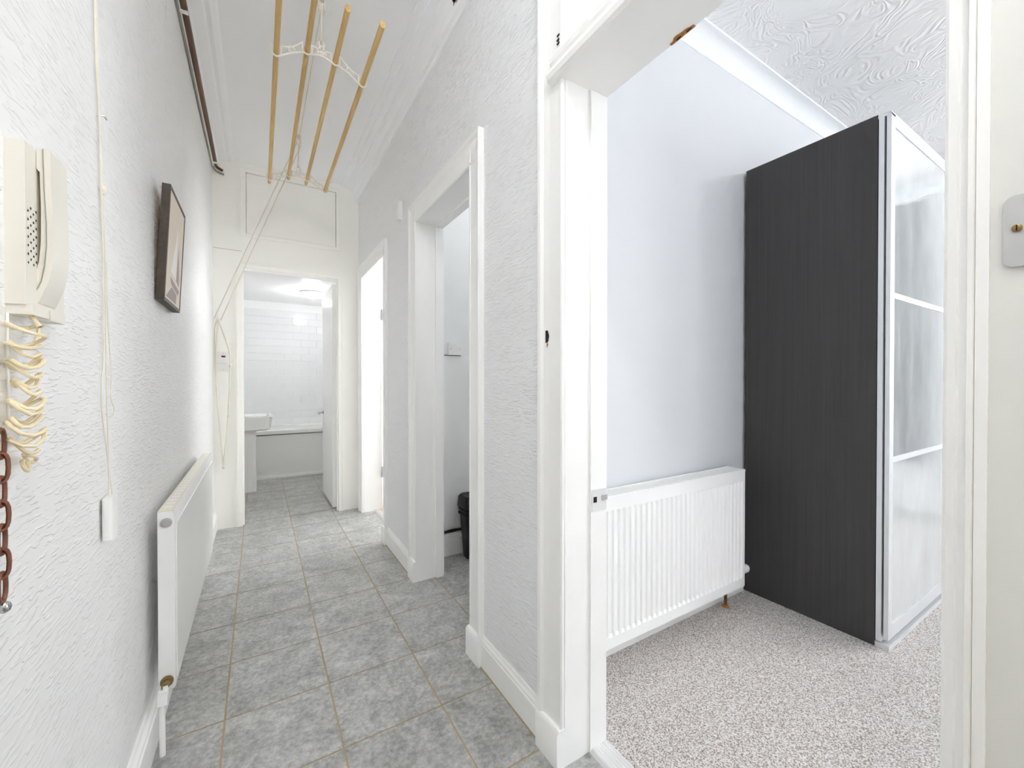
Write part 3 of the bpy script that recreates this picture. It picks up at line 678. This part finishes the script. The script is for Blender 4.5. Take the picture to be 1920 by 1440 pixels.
# ------------------------------------------------------------------ bedroom radiator
RX0, RX1, RY, RZ0, RZ1 = 1.118, 2.128, 1.165, 0.122, 0.722
rd = thing('panel_radiator', 'white ribbed double panel radiator under the blue-grey wall', 'radiator', (1.62, RY, RZ0))
def ribbed(name, yf, yb, parent):
    n = 30; px = (RX1-RX0-0.03)/n; bm = bmesh.new()
    # front skin as a heightfield: columns across x, rows up z
    xs = [RX0]; hs = [0.0]
    for k in range(n):
        a = RX0 + 0.015 + k*px
        for t, h in ((0.08, 0), (0.26, 1), (0.66, 1), (0.84, 0)):
            xs.append(a + px*t); hs.append(h)
    xs.append(RX1); hs.append(0.0)
    zs = [(RZ0+0.002, 0), (RZ0+0.046, 0), (RZ0+0.058, 1), (RZ1-0.064, 1), (RZ1-0.052, 0), (RZ1-0.002, 0)]
    G = [[bm.verts.new((x, yf + 0.007*h*hz, z)) for x, h in zip(xs, hs)] for z, hz in zs]
    for A, B in zip(G, G[1:]):
        for k in range(len(xs)-1): bm.faces.new((A[k], A[k+1], B[k+1], B[k]))
    o = obj(name, bm, M['rad'], parent)
    return o
ribbed('front_panel', RY, RY, rd)
bm = bmesh.new(); add_box(bm, RX0+0.002, RX1-0.002, RY+0.009, RY+0.016, RZ0+0.004, RZ1-0.004); obj('front_panel_back', bm, M['rad'], rd)
box('rear_panel', RX0+0.004, RX1-0.004, RY+0.075, RY+0.090, RZ0+0.002, RZ1-0.004, M['rad'], rd, bevel=0.002)
for k in range(25):
    x = RX0 + 0.03 + k*(RX1-RX0-0.06)/24
    box('convector_fin', x-0.006, x+0.006, RY+0.016, RY+0.075, RZ0+0.05, RZ1-0.10, M['rad'], rd)
for x0, x1 in ((RX0, RX0+0.0015), (RX1-0.0015, RX1)):
    box('end_panel', x0, x1, RY, RY+0.094, RZ0+0.03, RZ1+0.002, M['rad'], rd)
gr = boxes('top_grille', [(RX0, RX1, RY-0.001, RY+0.010, RZ1-0.010, RZ1+0.003), (RX0, RX1, RY+0.084, RY+0.094, RZ1-0.010, RZ1+0.003)], M['rad'], rd)
for k in range(84):
    x = RX0 + 0.012 + k*0.0119
    if k == 0:
        bm = bmesh.new(); add_box(bm, -0.0022, 0.0022, 0, 0.074, -0.006, 0.0)
        g0 = obj('grille_slat', bm, M['rad'], gr); gm = g0.data; g = g0
    else:
        g = bpy.data.objects.new('grille_slat', gm); C.objects.link(g); g.parent = gr
    g.location = Vector((x, RY+0.010, RZ1+0.002))
tv = lathe('thermostat_valve', [(0.011, 0), (0.011, 0.012), (0.019, 0.016), (0.023, 0.03), (0.023, 0.055), (0.019, 0.064), (0.008, 0.066)], (RX1+0.004, RY+0.03, 0.19), M['wplastic'], rd, axis='x', seg=20, label='white thermostat valve head')
tube('feed_pipe', [(RX1-0.07, RY+0.06, RZ0), (RX1-0.07, RY+0.06, 0.008)], 0.008, M['copper'], rd)
lathe('pipe_collar', [(0.018, 0), (0.018, 0.006), (0.009, 0.012)], (RX1-0.07, RY+0.06, 0.008), M['splinter'], rd, seg=12)

# ------------------------------------------------------------------ hall radiator on the left wall
HY0, HY1, HXB, HXF, HZB, HZT = 1.70, 2.96, -0.276, -0.233, 0.185, 0.760
hr = thing('flat_radiator', 'white flat-fronted radiator low on the left hall wall', 'radiator', (HXF, 2.3, HZB))
pv = Vector((0, HY0, HZB))
prism('casing', [(HXB, HZB+0.01), (HXF-0.004, HZB), (HXF, HZB+0.006), (HXF, HZT-0.012), (HXF-0.006, HZT), (HXB, HZT)], 'y', HY0, HY1, M['rad'], hr, bevel=0.002)
box('front_panel', HXF, HXF+0.003, HY0+0.02, HY1-0.02, HZB+0.025, HZT-0.045, M['rad'], hr, bevel=0.001)
boxes('top_cover', [(HXB, HXF-0.006, HY0+0.002, HY1-0.002, HZT, HZT+0.003)], M['radcream'], hr)
for k in range(26):
    y = HY0 + 0.04 + k*0.047
    box('vent_slot', HXB+0.008, HXF-0.012, y, y+0.02, HZT+0.003, HZT+0.0035, M['cream'], hr)
lathe('end_plug', [(0.015, 0), (0.015, -0.004), (0.011, -0.005), (0.010, -0.002)], ((HXB+HXF)/2, HY0, HZT-0.035), M['steel'], hr, axis='y', seg=20, label='grey end plug')
lathe('valve_union', [(0.017, 0), (0.017, -0.006), (0.011, -0.008), (0.010, -0.030)], ((HXB+HXF)/2, HY0, HZB+0.03), M['brass'], hr, axis='y', seg=16, label='stained brass valve union')
tube('valve_pipe', smooth_path([((HXB+HXF)/2, HY0-0.026, HZB+0.032), ((HXB+HXF)/2, HY0-0.030, HZB+0.01), (-0.262, HY0-0.030, HZB-0.03), (-0.262, HY0-0.03, 0.0)], 4), 0.008, M['gloss'], hr)
box('valve_body', -0.272, -0.248, HY0-0.045, HY0-0.018, HZB-0.02, HZB+0.022, M['gloss'], hr, bevel=0.004)
for y in (HY0+0.2, HY1-0.2): box('wall_bracket', XL, HXB, y-0.02, y+0.02, HZB+0.06, HZT-0.06, M['rad'], hr)

# ------------------------------------------------------------------ clothes airer with pulleys and ropes
LX = (0.072, 0.195, 0.315, 0.438); LZ = (2.637, 2.695, 2.693, 2.637)
ar = thing('clothes_airer', 'wooden four-lath clothes airer hanging below the hall ceiling', 'clothes airer', (0.255, 2.6, 2.6))
for x, z, yn, yf in zip(LX, LZ, (1.72, 1.74, 1.778, 1.716), (3.505, 3.500, 3.520, 3.450)):
    bm = bmesh.new(); r = 0.0135
    P = []
    for k in range(16):
        a = 2*math.pi*k/16; P.append((x + r*0.82*math.cos(a), z + r*1.15*math.sin(a)))
    add_prism(bm, P, 'y', yn, yf); obj('lath', bm, M['lath'], ar, smooth=True)
def bracket(y):
    # cast iron end: hooks under each lath, double curved rails between, centre eye
    b = thing_part = bpy.data.objects.new('end_bracket', None); C.objects.link(b); b.parent = ar; b.location = Vector((0.255, y, 2.7)) - world_loc(ar)
    r = 0.0042
    for x, z in zip(LX, LZ):
        pts = [(x-0.018, y, z+0.027), (x-0.0185, y, z+0.005)] + [(x + 0.0185*math.cos(a), y, z - 0.002 + 0.020*math.sin(a)) for a in [math.pi + math.pi*k/8 for k in range(9)]] + [(x+0.0185, y, z+0.005), (x+0.018, y, z+0.026)]
        tube('lath_hook', pts, r, M['iron'], b)
    for i in range(3):
        x0, x1 = LX[i]+0.018, LX[i+1]-0.018; za, zb = LZ[i], LZ[i+1]
        sag = 0.012
        lo = [(x0-0.006, y, za-0.018), ((x0+x1)/2, y, (za+zb)/2 - (0.012 if i != 1 else 0.004)), (x1+0.006, y, zb-0.018)]
        tube('lower_rail', smooth_path(lo, 6), r, M['iron'], b)
        if i != 1:
            hi = [(x0, y, za+0.028), ((x0+x1)/2, y, (za+zb)/2+0.014), (x1, y, zb+0.026)]
            tube('upper_rail', smooth_path(hi, 6), r*0.85, M['iron'], b)
            xm, zm = (x0+x1)/2, (za+zb)/2
            tube('scroll', smooth_path([(xm-0.012, y, zm-0.012), (xm-0.010, y, zm+0.013), (xm+0.006, y, zm+0.012), (xm+0.020, y, zm-0.010)], 5), r*0.7, M['iron'], b)
        else:
            xm = 0.255; zt = 2.735
            tube('upper_rail', smooth_path([(x0, y, za+0.022), (xm-0.022, y, za+0.024), (xm-0.006, y, za+0.008), (xm, y, za+0.004)], 6), r*0.85, M['iron'], b)
            tube('upper_rail', smooth_path([(x1, y, zb+0.022), (xm+0.022, y, zb+0.024), (xm+0.006, y, zb+0.008), (xm, y, zb+0.004)], 6), r*0.85, M['iron'], b)
            tube('stem', [(xm-0.010, y, za+0.022), (xm-0.006, y, zt-0.004)], r, M['iron'], b); tube('stem', [(xm+0.010, y, za+0.022), (xm+0.006, y, zt-0.004)], r, M['iron'], b)
            tube('eye', [(xm + 0.012*math.cos(a), y, zt+0.008 + 0.012*math.sin(a)) for a in [2*math.pi*k/14 for k in range(14)]], r, M['iron'], b, closed=True)
            tube('scroll', smooth_path([(xm-0.020, y, za+0.006), (xm-0.010, y, za+0.010), (xm, y, za+0.016), (xm+0.010, y, za+0.010), (xm+0.020, y, za+0.006)], 4), r*0.7, M['iron'], b)
for y in (2.10, 3.42): bracket(y)
def pulley(y, label, wheels):
    p = thing('ceiling_pulley', label, 'pulley', (0.255, y, HC), 'airer pulleys')
    box('plate', 0.237, 0.273, y-0.03, y+0.03, HC-0.004, HC, M['iron'], p, bevel=0.001)
    for s in (-0.013, 0.013): box('cheek', 0.255+s-0.002, 0.255+s+0.002, y-0.016, y+0.016, HC-0.055, HC-0.004, M['iron'], p, bevel=0.001)
    lathe('wheel', [(0.020, -0.009), (0.020, -0.006), (0.014, 0), (0.020, 0.006), (0.020, 0.009)], (0.255, y, HC-0.036), M['iron'], p, axis='x', seg=18)
    tube('axle', [(0.238, y, HC-0.036), (0.272, y, HC-0.036)], 0.003, M['steel'], p)
pulley(2.10, 'white pulley on the ceiling above the near end of the airer', 1)
pulley(3.36, 'white pulley on the ceiling above the far end of the airer', 2)
rp = thing('airer_rope', 'cream airer rope running over the ceiling pulleys to the cleat', 'rope', (0.255, 3.3, 2.9))
rr_ = 0.0038
tube('hanging_line', [(0.255, 2.10, HC-0.036), (0.255, 2.10, 2.755)], rr_*1.25, M['rope'], rp)
lathe('knot', [(0.004, 0), (0.009, 0.004), (0.008, 0.012), (0.010, 0.020), (0.007, 0.028), (0.004, 0.034)], (0.255, 2.10, 2.748), M['rope'], rp, seg=10)
tube('hanging_line', [(0.255, 3.36, HC-0.05), (0.255, 3.415, 2.79), (0.255, 3.42, 2.755)], rr_, M['rope'], rp)
lathe('knot', [(0.004, 0), (0.008, 0.004), (0.007, 0.012), (0.009, 0.018), (0.004, 0.03)], (0.255, 3.42, 2.748), M['rope'], rp, seg=10)
tube('ceiling_line', [(0.257, 2.10, HC-0.02), (0.257, 3.36, HC-0.02)], rr_*0.7, M['rope'], rp)
CL = Vector((-0.268, YP-0.03, 1.655))
tube('diagonal_line', [(0.270, 3.375, HC-0.05), CL + Vector((0.016, 0, 0))], rr_, M['rope'], rp)
tube('diagonal_line', [(0.240, 3.345, HC-0.055), CL + Vector((-0.026, 0, 0.012))], rr_, M['rope'], rp)
hk = thing('rope_hank', 'looped cream rope hanging from the cleat beside the bathroom doorway', 'rope', (-0.25, YP-0.02, 0.5))
yk = YP - 0.024
tube('loop', smooth_path([(-0.272, yk-0.008, 1.66), (-0.292, yk, 1.58), (-0.288, yk, 1.35), (-0.272, yk, 0.95), (-0.245, yk, 0.58), (-0.238, yk, 0.50), (-0.231, yk, 0.58), (-0.212, yk, 0.85), (-0.200, yk, 1.10), (-0.190, yk, 1.32), (-0.215, yk-0.006, 1.48), (-0.266, yk-0.008, 1.655)], 8), rr_, M['rope'], hk)
tube('loop', smooth_path([(-0.266, yk-0.010, 1.655), (-0.240, yk-0.005, 1.56), (-0.196, yk-0.004, 1.40), (-0.197, yk-0.003, 1.2), (-0.206, yk-0.003, 0.92), (-0.240, yk-0.004, 0.54), (-0.252, yk-0.004, 0.66), (-0.28, yk-0.004, 1.10), (-0.284, yk-0.004, 1.4), (-0.27, yk-0.010, 1.655)], 8), rr_, M['rope'], hk)
for p in ((-0.206, yk-0.002, 0.90), (-0.191, yk-0.002, 1.30), (-0.239, yk-0.002, 0.495)):
    lathe('knot', [(0.003, -0.014), (0.008, -0.008), (0.009, 0.004), (0.006, 0.012), (0.003, 0.016)], p, M['rope'], hk, seg=10)
ck = thing('cleat_hook', 'small white cleat hook on the partition holding the rope', 'hook', (-0.27, YP, 1.655))
box('plate', -0.283, -0.257, YP-0.006, YP, 1.635, 1.675, M['iron'], ck, bevel=0.002)
tube('horn', smooth_path([(-0.27, YP-0.022, 1.70), (-0.27, YP-0.028, 1.675), (-0.27, YP-0.022, 1.655), (-0.27, YP-0.028, 1.635), (-0.27, YP-0.022, 1.61)], 4), 0.005, M['iron'], ck)
tube('post', [(-0.27, YP-0.005, 1.655), (-0.27, YP-0.024, 1.655)], 0.006, M['iron'], ck)

# ------------------------------------------------------------------ things on the partition and right wall
sw = thing('fused_switch', 'white switch with red indicator on the partition under the rope', 'switch', (-0.237, YP, 1.33))
box('back_box', -0.282, -0.193, YP-0.010, YP, 1.252, 1.412, M['wplastic'], sw, bevel=0.002)
box('rocker', -0.249, -0.225, YP-0.015, YP-0.010, 1.305, 1.350, M['wplastic'], sw, bevel=0.002)
box('indicator', -0.250, -0.224, YP-0.0125, YP-0.010, 1.366, 1.380, M['red'], sw, label='dark red indicator window')
for zz in (1.27, 1.395): lathe('screw', [(0.004, 0), (0.004, -0.002), (0.002, -0.003)], (-0.237, YP-0.010, zz), M['steel'], sw, axis='y', seg=10)
box('conduit', -0.291, -0.283, YP-0.008, YP, 1.24, 1.44, M['plastic'], sw)
se = thing('door_sensor', 'small white wall sensor between the side room and store doorways', 'sensor', (XR, 2.64, 2.28))
box('housing', XR-0.026, XR, 2.62, 2.66, 2.215, 2.335, M['wplastic'], se, bevel=0.004, segs=2)
box('cover_seam', XR-0.0265, XR-0.004, 2.6195, 2.6605, 2.236, 2.2375, M['plastic'], se)
pl_ = thing('switch_plate', 'brushed steel wall plate with screw beside the bedroom doorway', 'switch', (XR, 0.07, 1.36))
bm = bmesh.new()
add_prism(bm, [(a, b) for a, b in rrect(0.028, 0.114, 1.318, 1.404, 0.010)], 'x', XR-0.0105, XR-0.006)
obj('plate', bm, M['steel'], pl_, bevel=0.001, smooth=True)
lathe('screw', [(0.0045, 0), (0.0045, -0.002), (0.003, -0.0028)], (XR-0.0105, 0.103, 1.364), M['brass'], pl_, axis='x', seg=16, label='brass slotted screw')
box('screw_slot', XR-0.0136, XR-0.0132, 0.1024, 0.1036, 1.3605, 1.3675, M['dark'], pl_)
box('rocker', XR-0.014, XR-0.0105, 0.055, 0.087, 1.348, 1.374, M['steel'], pl_, bevel=0.001)
lathe('screw', [(0.0045, 0), (0.0045, -0.002), (0.003, -0.0028)], (XR-0.0105, 0.039, 1.364), M['brass'], pl_, axis='x', seg=16)
cc = thing('cable_clip', 'dark metal clip fixed on the right cornice', 'clip', (0.77, 1.7, 2.87))
box('clip_body', 0.742, 0.764, 1.60, 1.71, 2.872, 2.890, M['dark'], cc, bevel=0.003)
tube('clip_pin', [(0.752, 1.712, 2.878), (0.758, 1.725, 2.872)], 0.004, M['chain'], cc)
tube('clip_wire', [(0.757, 1.60, 2.868), (0.757, 1.70, 2.868)], 0.004, M['chrome'], cc)

# ------------------------------------------------------------------ pipe high on the left wall
pp = thing('copper_pipe', 'brown pipe with grey cables along the top of the left wall', 'pipe', (-0.28, 2.5, 2.84))
tube('pipe', [(-0.279, -1.15, 2.858), (-0.279, 2.6, 2.856), (-0.280, 3.93, 2.866)], 0.0145, M['copper'], pp, seg=12)
tube('cable', smooth_path([(-0.298, -1.1, 2.842), (-0.299, 1.5, 2.838), (-0.298, 2.4, 2.842), (-0.299, 3.2, 2.838), (-0.298, 3.93, 2.846)], 6), 0.005, M['greycable'], pp)
tube('cable', smooth_path([(-0.297, -1.1, 2.830), (-0.298, 1.5, 2.828), (-0.299, 2.4, 2.830), (-0.298, 3.2, 2.829), (-0.299, 3.93, 2.834)], 6), 0.004, M['greycable'], pp)
for y in (2.36, 3.86):
    box('pipe_clip', XL, -0.264, y-0.010, y+0.010, 2.838, 2.844, M['wplastic'], pp, bevel=0.001)
tube('pipe_bend', smooth_path([(-0.280, 3.92, 2.866), (-0.277, 3.955, 2.862), (-0.262, 3.966, 2.850), (-0.235, 3.968, 2.838)], 5), 0.010, M['copper'], pp)
tube('cable_tail', smooth_path([(-0.295, 3.93, 2.838), (-0.28, 3.965, 2.826), (-0.25, 3.972, 2.815), (-0.226, 3.972, 2.812)], 5), 0.006, M['greycable'], pp)

# ------------------------------------------------------------------ picture on the left wall (top tips forward)
def pic_pt(u, v, d):  # u along the wall 0..1, v up 0..1, d off the wall
    y = 1.850 + 0.335*u; z = 1.462 + 0.405*v
    return (XL + 0.003 + 0.020*v + d, y, z)
def quad_slab(name, u0, u1, v0, v1, d0, d1, mat, parent, bevel=0.0):
    bm = bmesh.new()
    V = [bm.verts.new(pic_pt(u, v, d)) for d in (d0, d1) for u, v in ((u0, v0), (u1, v0), (u1, v1), (u0, v1))]
    for f in ((0,1,2,3), (7,6,5,4), (0,4,5,1), (1,5,6,2), (2,6,7,3), (3,7,4,0)): bm.faces.new([V[i] for i in f])
    return obj(name, bm, mat, parent, bevel=bevel, smooth=bevel > 0)
pc = thing('framed_picture', 'pale sailing print in a dark brown frame on the left wall', 'picture', (XL, 2.0, 1.46))
fwu, fwv = 0.012/0.335, 0.012/0.405
quad_slab('frame_side', 0, fwu, 0, 1, 0, 0.024, M['frame'], pc); quad_slab('frame_side', 1-fwu, 1, 0, 1, 0, 0.024, M['frame'], pc)
quad_slab('frame_side', fwu, 1-fwu, 0, fwv, 0, 0.024, M['frame'], pc); quad_slab('frame_side', fwu, 1-fwu, 1-fwv, 1, 0, 0.024, M['frame'], pc)
cv = quad_slab('canvas', fwu, 1-fwu, fwv, 1-fwv, 0.002, 0.0225, M['canvas'], pc)
def printed(name, pts, mat, d=0.0229):
    bm = bmesh.new(); A = [bm.verts.new(pic_pt(u, v, d)) for u, v in pts]; B = [bm.verts.new(pic_pt(u, v, d-0.0003)) for u, v in pts]
    n = len(pts); bm.faces.new(A); bm.faces.new(B[::-1])
    for k in range(n): bm.faces.new((A[k], B[k], B[(k+1) % n], A[(k+1) % n]))
    obj(name, bm, mat, cv)
printed('printed_sail', [(0.30, 0.30), (0.62, 0.27), (0.60, 0.78), (0.52, 0.62)], M['sail'])
printed('printed_sail', [(0.65, 0.27), (0.84, 0.24), (0.70, 0.60)], M['hull'], 0.0230)
printed('printed_hull', [(0.28, 0.25), (0.86, 0.20), (0.80, 0.15), (0.36, 0.19)], M['hull'], 0.0231)
printed('printed_water', [(0.10, 0.05), (0.70, 0.05), (0.72, 0.14), (0.40, 0.17)], M['hull'], 0.0229)

# ------------------------------------------------------------------ entry phone, coiled cord, chain
ph = thing('entry_phone', 'ivory plastic entry phone handset on the left wall', 'phone', (XL, 0.93, 1.28))
XP = -0.284
base = box('wall_unit', XL, XP, 0.870, 1.005, 1.290, 1.525, M['plastic'], ph, bevel=0.003, segs=2)
bm = bmesh.new()
for r in range(7):
    for c in range(4):
        y = 0.877 + c*0.0085; z = 1.352 + r*0.0125 + (0.006 if c % 2 else 0)
        vs = [bm.verts.new((XP+0.0004, y + 0.0020*math.cos(a), z + 0.0020*math.sin(a))) for a in [2*math.pi*k/8 for k in range(8)]]
        bm.faces.new(vs)
gro = obj('speaker_holes', bm, M['dark'], base); gro['kind'] = 'stuff'
box('foot', XL, XP+0.006, 0.872, 0.925, 1.276, 1.292, M['plastic'], ph, bevel=0.002)
box('foot', XL, XP+0.002, 0.945, 1.003, 1.276, 1.292, M['plastic'], ph, bevel=0.002)
def hs_prof(off):
    out = [(-0.2685, 1.530), (-0.268, 1.47), (-0.2665, 1.42), (-0.2665, 1.385), (-0.268, 1.355), (-0.272, 1.330), (-0.279, 1.308), (-0.283, 1.298)]
    inn = [(-0.2925, 1.298), (-0.292, 1.315), (-0.2865, 1.335), (-0.2815, 1.36), (-0.2795, 1.39), (-0.279, 1.44), (-0.280, 1.495), (-0.2835, 1.500), (-0.2835, 1.530)]
    return out + inn
bm = bmesh.new(); add_prism(bm, hs_prof(0), 'y', 0.904, 0.966); hsn = obj('handset', bm, M['plastic'], ph, bevel=0.0025, segs=2, smooth=True)
mid = [(-0.2765, 1.5305), (-0.2755, 1.47), (-0.2735, 1.42), (-0.2735, 1.385), (-0.2755, 1.355), (-0.2795, 1.330), (-0.286, 1.312)]
tube('seam', [(x, 0.9036, z) for x, z in mid], 0.0007, M['greycable'], hsn, seg=5)
cd = thing('coiled_cord', 'cream coiled phone cord dangling below the entry phone', 'cord', (-0.285, 0.87, 1.06))
rnd = random.Random(11); pts = [(-0.288, 0.886, 1.292), (-0.286, 0.892, 1.275)]
turns = 13; n = turns*12
for k in range(n + 1):
    t = k / n; a = 2*math.pi*turns*t + 0.7*math.sin(9*t*math.pi)
    rx = 0.014 + 0.003*math.sin(23*t); ry = 0.024 + 0.010*math.sin(3.1*t*math.pi) * (0.8 + 0.4*math.sin(17*t))
    z = 1.258 - 0.178*t + 0.007*math.sin(2*a) * (1 if t > 0.2 else 0.4)
    pts.append((max(-0.300, -0.284 + rx*math.cos(a)), 0.868 + ry*math.sin(a), z + 0.006*math.sin(a*0.5)))
tube('coil', pts, 0.0026, M['cord'], cd, seg=7)
tube('curl', smooth_path([(-0.284, 0.86, 1.075), (-0.285, 0.90, 1.065), (-0.29, 0.905, 1.058), (-0.292, 0.88, 1.064), (-0.286, 0.865, 1.056), (-0.285, 0.875, 1.050), (-0.29, 0.887, 1.062), (-0.288, 0.87, 1.075)], 6), 0.0026, M['cord'], cd, seg=7)
tube('return_line', smooth_path([(-0.290, 0.902, 1.282), (-0.286, 0.915, 1.262), (-0.288, 0.912, 1.242), (-0.288, 0.900, 1.234)], 6), 0.0026, M['cord'], cd, seg=7)
tube('bell_wire', smooth_path([(XL+0.002, 0.872, 1.276), (XL+0.002, 0.871, 1.22), (XL+0.002, 0.874, 1.15), (XL+0.002, 0.872, 1.115)], 5), 0.0016, M['gloss'], cd, seg=5)
ch = thing('door_chain', 'rusty brown chain hanging at the left edge of the wall', 'chain', (-0.298, 0.846, 0.89))
for k in range(7):
    z = 1.095 - 0.0325*k; turn = k % 2
    P = []
    for q in range(16):
        a = 2*math.pi*q/16; l = 0.0125*math.sin(a); hh = 0.020*math.copysign(abs(math.cos(a))**0.7, math.cos(a))
        P.append((-0.297 + (0 if not turn else l*0.45), 0.834 + (l*0.8 if not turn else l*0.3), z + hh))
    tube('link', P, 0.0026, M['chain'], ch, seg=6, closed=True)
lathe('end_ball', [(0.002, -0.008), (0.006, -0.005), (0.0075, 0), (0.006, 0.005), (0.002, 0.008)], (-0.296, 0.836, 0.872), M['chrome'], ch, seg=12)

# ------------------------------------------------------------------ pull cord with weight
pcx = XL + 0.006
pu = thing('pull_cord', 'cream pull cord with white weight hanging on the left wall', 'pull cord', (pcx, 1.26, 0.82))
tube('cord', smooth_path([(pcx, 1.233, 2.80), (pcx, 1.236, 2.0), (pcx, 1.262, 1.78), (pcx, 1.272, 1.61)], 6), 0.0016, M['rope'], pu, seg=6)
tube('cord', smooth_path([(pcx, 1.244, 2.80), (pcx, 1.248, 2.0), (pcx, 1.268, 1.78), (pcx, 1.279, 1.61)], 6), 0.0015, M['rope'], pu, seg=6)
tube('cord', smooth_path([(pcx, 1.276, 1.61), (pcx+0.002, 1.285, 1.50), (pcx+0.002, 1.288, 1.2), (pcx+0.004, 1.290, 1.05), (pcx+0.006, 1.284, 0.915)], 6), 0.0015, M['rope'], pu, seg=6)
tube('cord', smooth_path([(pcx, 1.272, 1.61), (pcx, 1.279, 1.50), (pcx, 1.280, 1.25), (pcx, 1.262, 1.17), (pcx, 1.268, 1.10), (pcx+0.002, 1.285, 1.03), (pcx+0.008, 1.300, 0.915)], 6), 0.0015, M['rope'], pu, seg=6)
tube('loop', smooth_path([(pcx, 1.280, 1.60), (pcx, 1.303, 1.45), (pcx, 1.315, 1.30), (pcx, 1.335, 1.20), (pcx, 1.332, 1.14), (pcx, 1.352, 1.115), (pcx, 1.345, 1.098), (pcx, 1.315, 1.095), (pcx, 1.292, 1.105)], 7), 0.0013, M['rope'], pu, seg=6)
lathe('knot', [(0.002, -0.012), (0.005, -0.008), (0.0065, 0.0), (0.005, 0.005), (0.002, 0.009)], (pcx+0.003, 1.276, 1.612), M['rope'], pu, seg=10)
tube('nail', [(XL, 1.268, 1.772), (XL+0.012, 1.272, 1.775), (XL+0.014, 1.280, 1.772)], 0.0016, M['steel'], pu, seg=6)
bm = bmesh.new()
add_prism(bm, rrect(XL+0.004, XL+0.022, 1.262, 1.312, 0.006, 3), 'z', 0.820, 0.914)
obj('weight', bm, M['wplastic'], pu, bevel=0.002, segs=2, smooth=True, label='white plastic cord weight')

# ------------------------------------------------------------------ store cupboard contents
sk = thing('wall_socket', 'white socket box on the ledge in the store cupboard', 'socket', (1.13, 2.6, 1.36))
box('box', 1.086, 1.180, 2.566, 2.600, 1.354, 1.438, M['wplastic'], sk, bevel=0.003, segs=2)
for x in (1.10, 1.165): lathe('screw', [(0.004, 0), (0.004, -0.002), (0.002, -0.003)], (x, 2.566, 1.396), M['steel'], sk, axis='y', seg=10)
box('dark_joint', 1.02, 1.18, 2.5835, 2.590, 1.350, 1.3545, M['dark'], sk)
bn = thing('storage_bin', 'black plastic lidded bin inside the store cupboard', 'bin', (1.32, 2.48, 0))
def rr3b(g, z, r=0.03): return [(x, y, z) for x, y in rrect(1.150-g, 1.50+g, 2.415-g, 2.560+g, r, 4)]
bm = bmesh.new(); loft(bm, [rr3b(-0.022, 0.0), rr3b(-0.018, 0.02), rr3b(0.0, 0.32), rr3b(0.0, 0.335)]); obj('body', bm, M['black'], bn, smooth=True)
for zz in (0.285, 0.315):
    bm = bmesh.new(); loft(bm, [rr3b(0.002, zz), rr3b(0.008, zz+0.003), rr3b(0.008, zz+0.012), rr3b(0.002, zz+0.015)]); obj('rib', bm, M['black'], bn, smooth=True)
bm = bmesh.new(); loft(bm, [rr3b(0.008, 0.335), rr3b(0.012, 0.34), rr3b(0.006, 0.405), rr3b(-0.004, 0.418)]); obj('lid', bm, M['black'], bn, smooth=True)
cb = thing('cable_bundle', 'black cables lying along the store cupboard skirting', 'cable', (1.3, 2.58, 0.15))
for k in range(4):
    tube('cable', smooth_path([(0.97, 2.572-0.003*k, 0.156+0.006*(k % 3)), (1.1, 2.570-0.004*(k % 2), 0.160+0.005*k), (1.25, 2.574-0.003*k, 0.155+0.006*((k+1) % 3)), (1.5, 2.57, 0.158+0.005*(k % 2))], 6), 0.0045, M['black'], cb, seg=7)
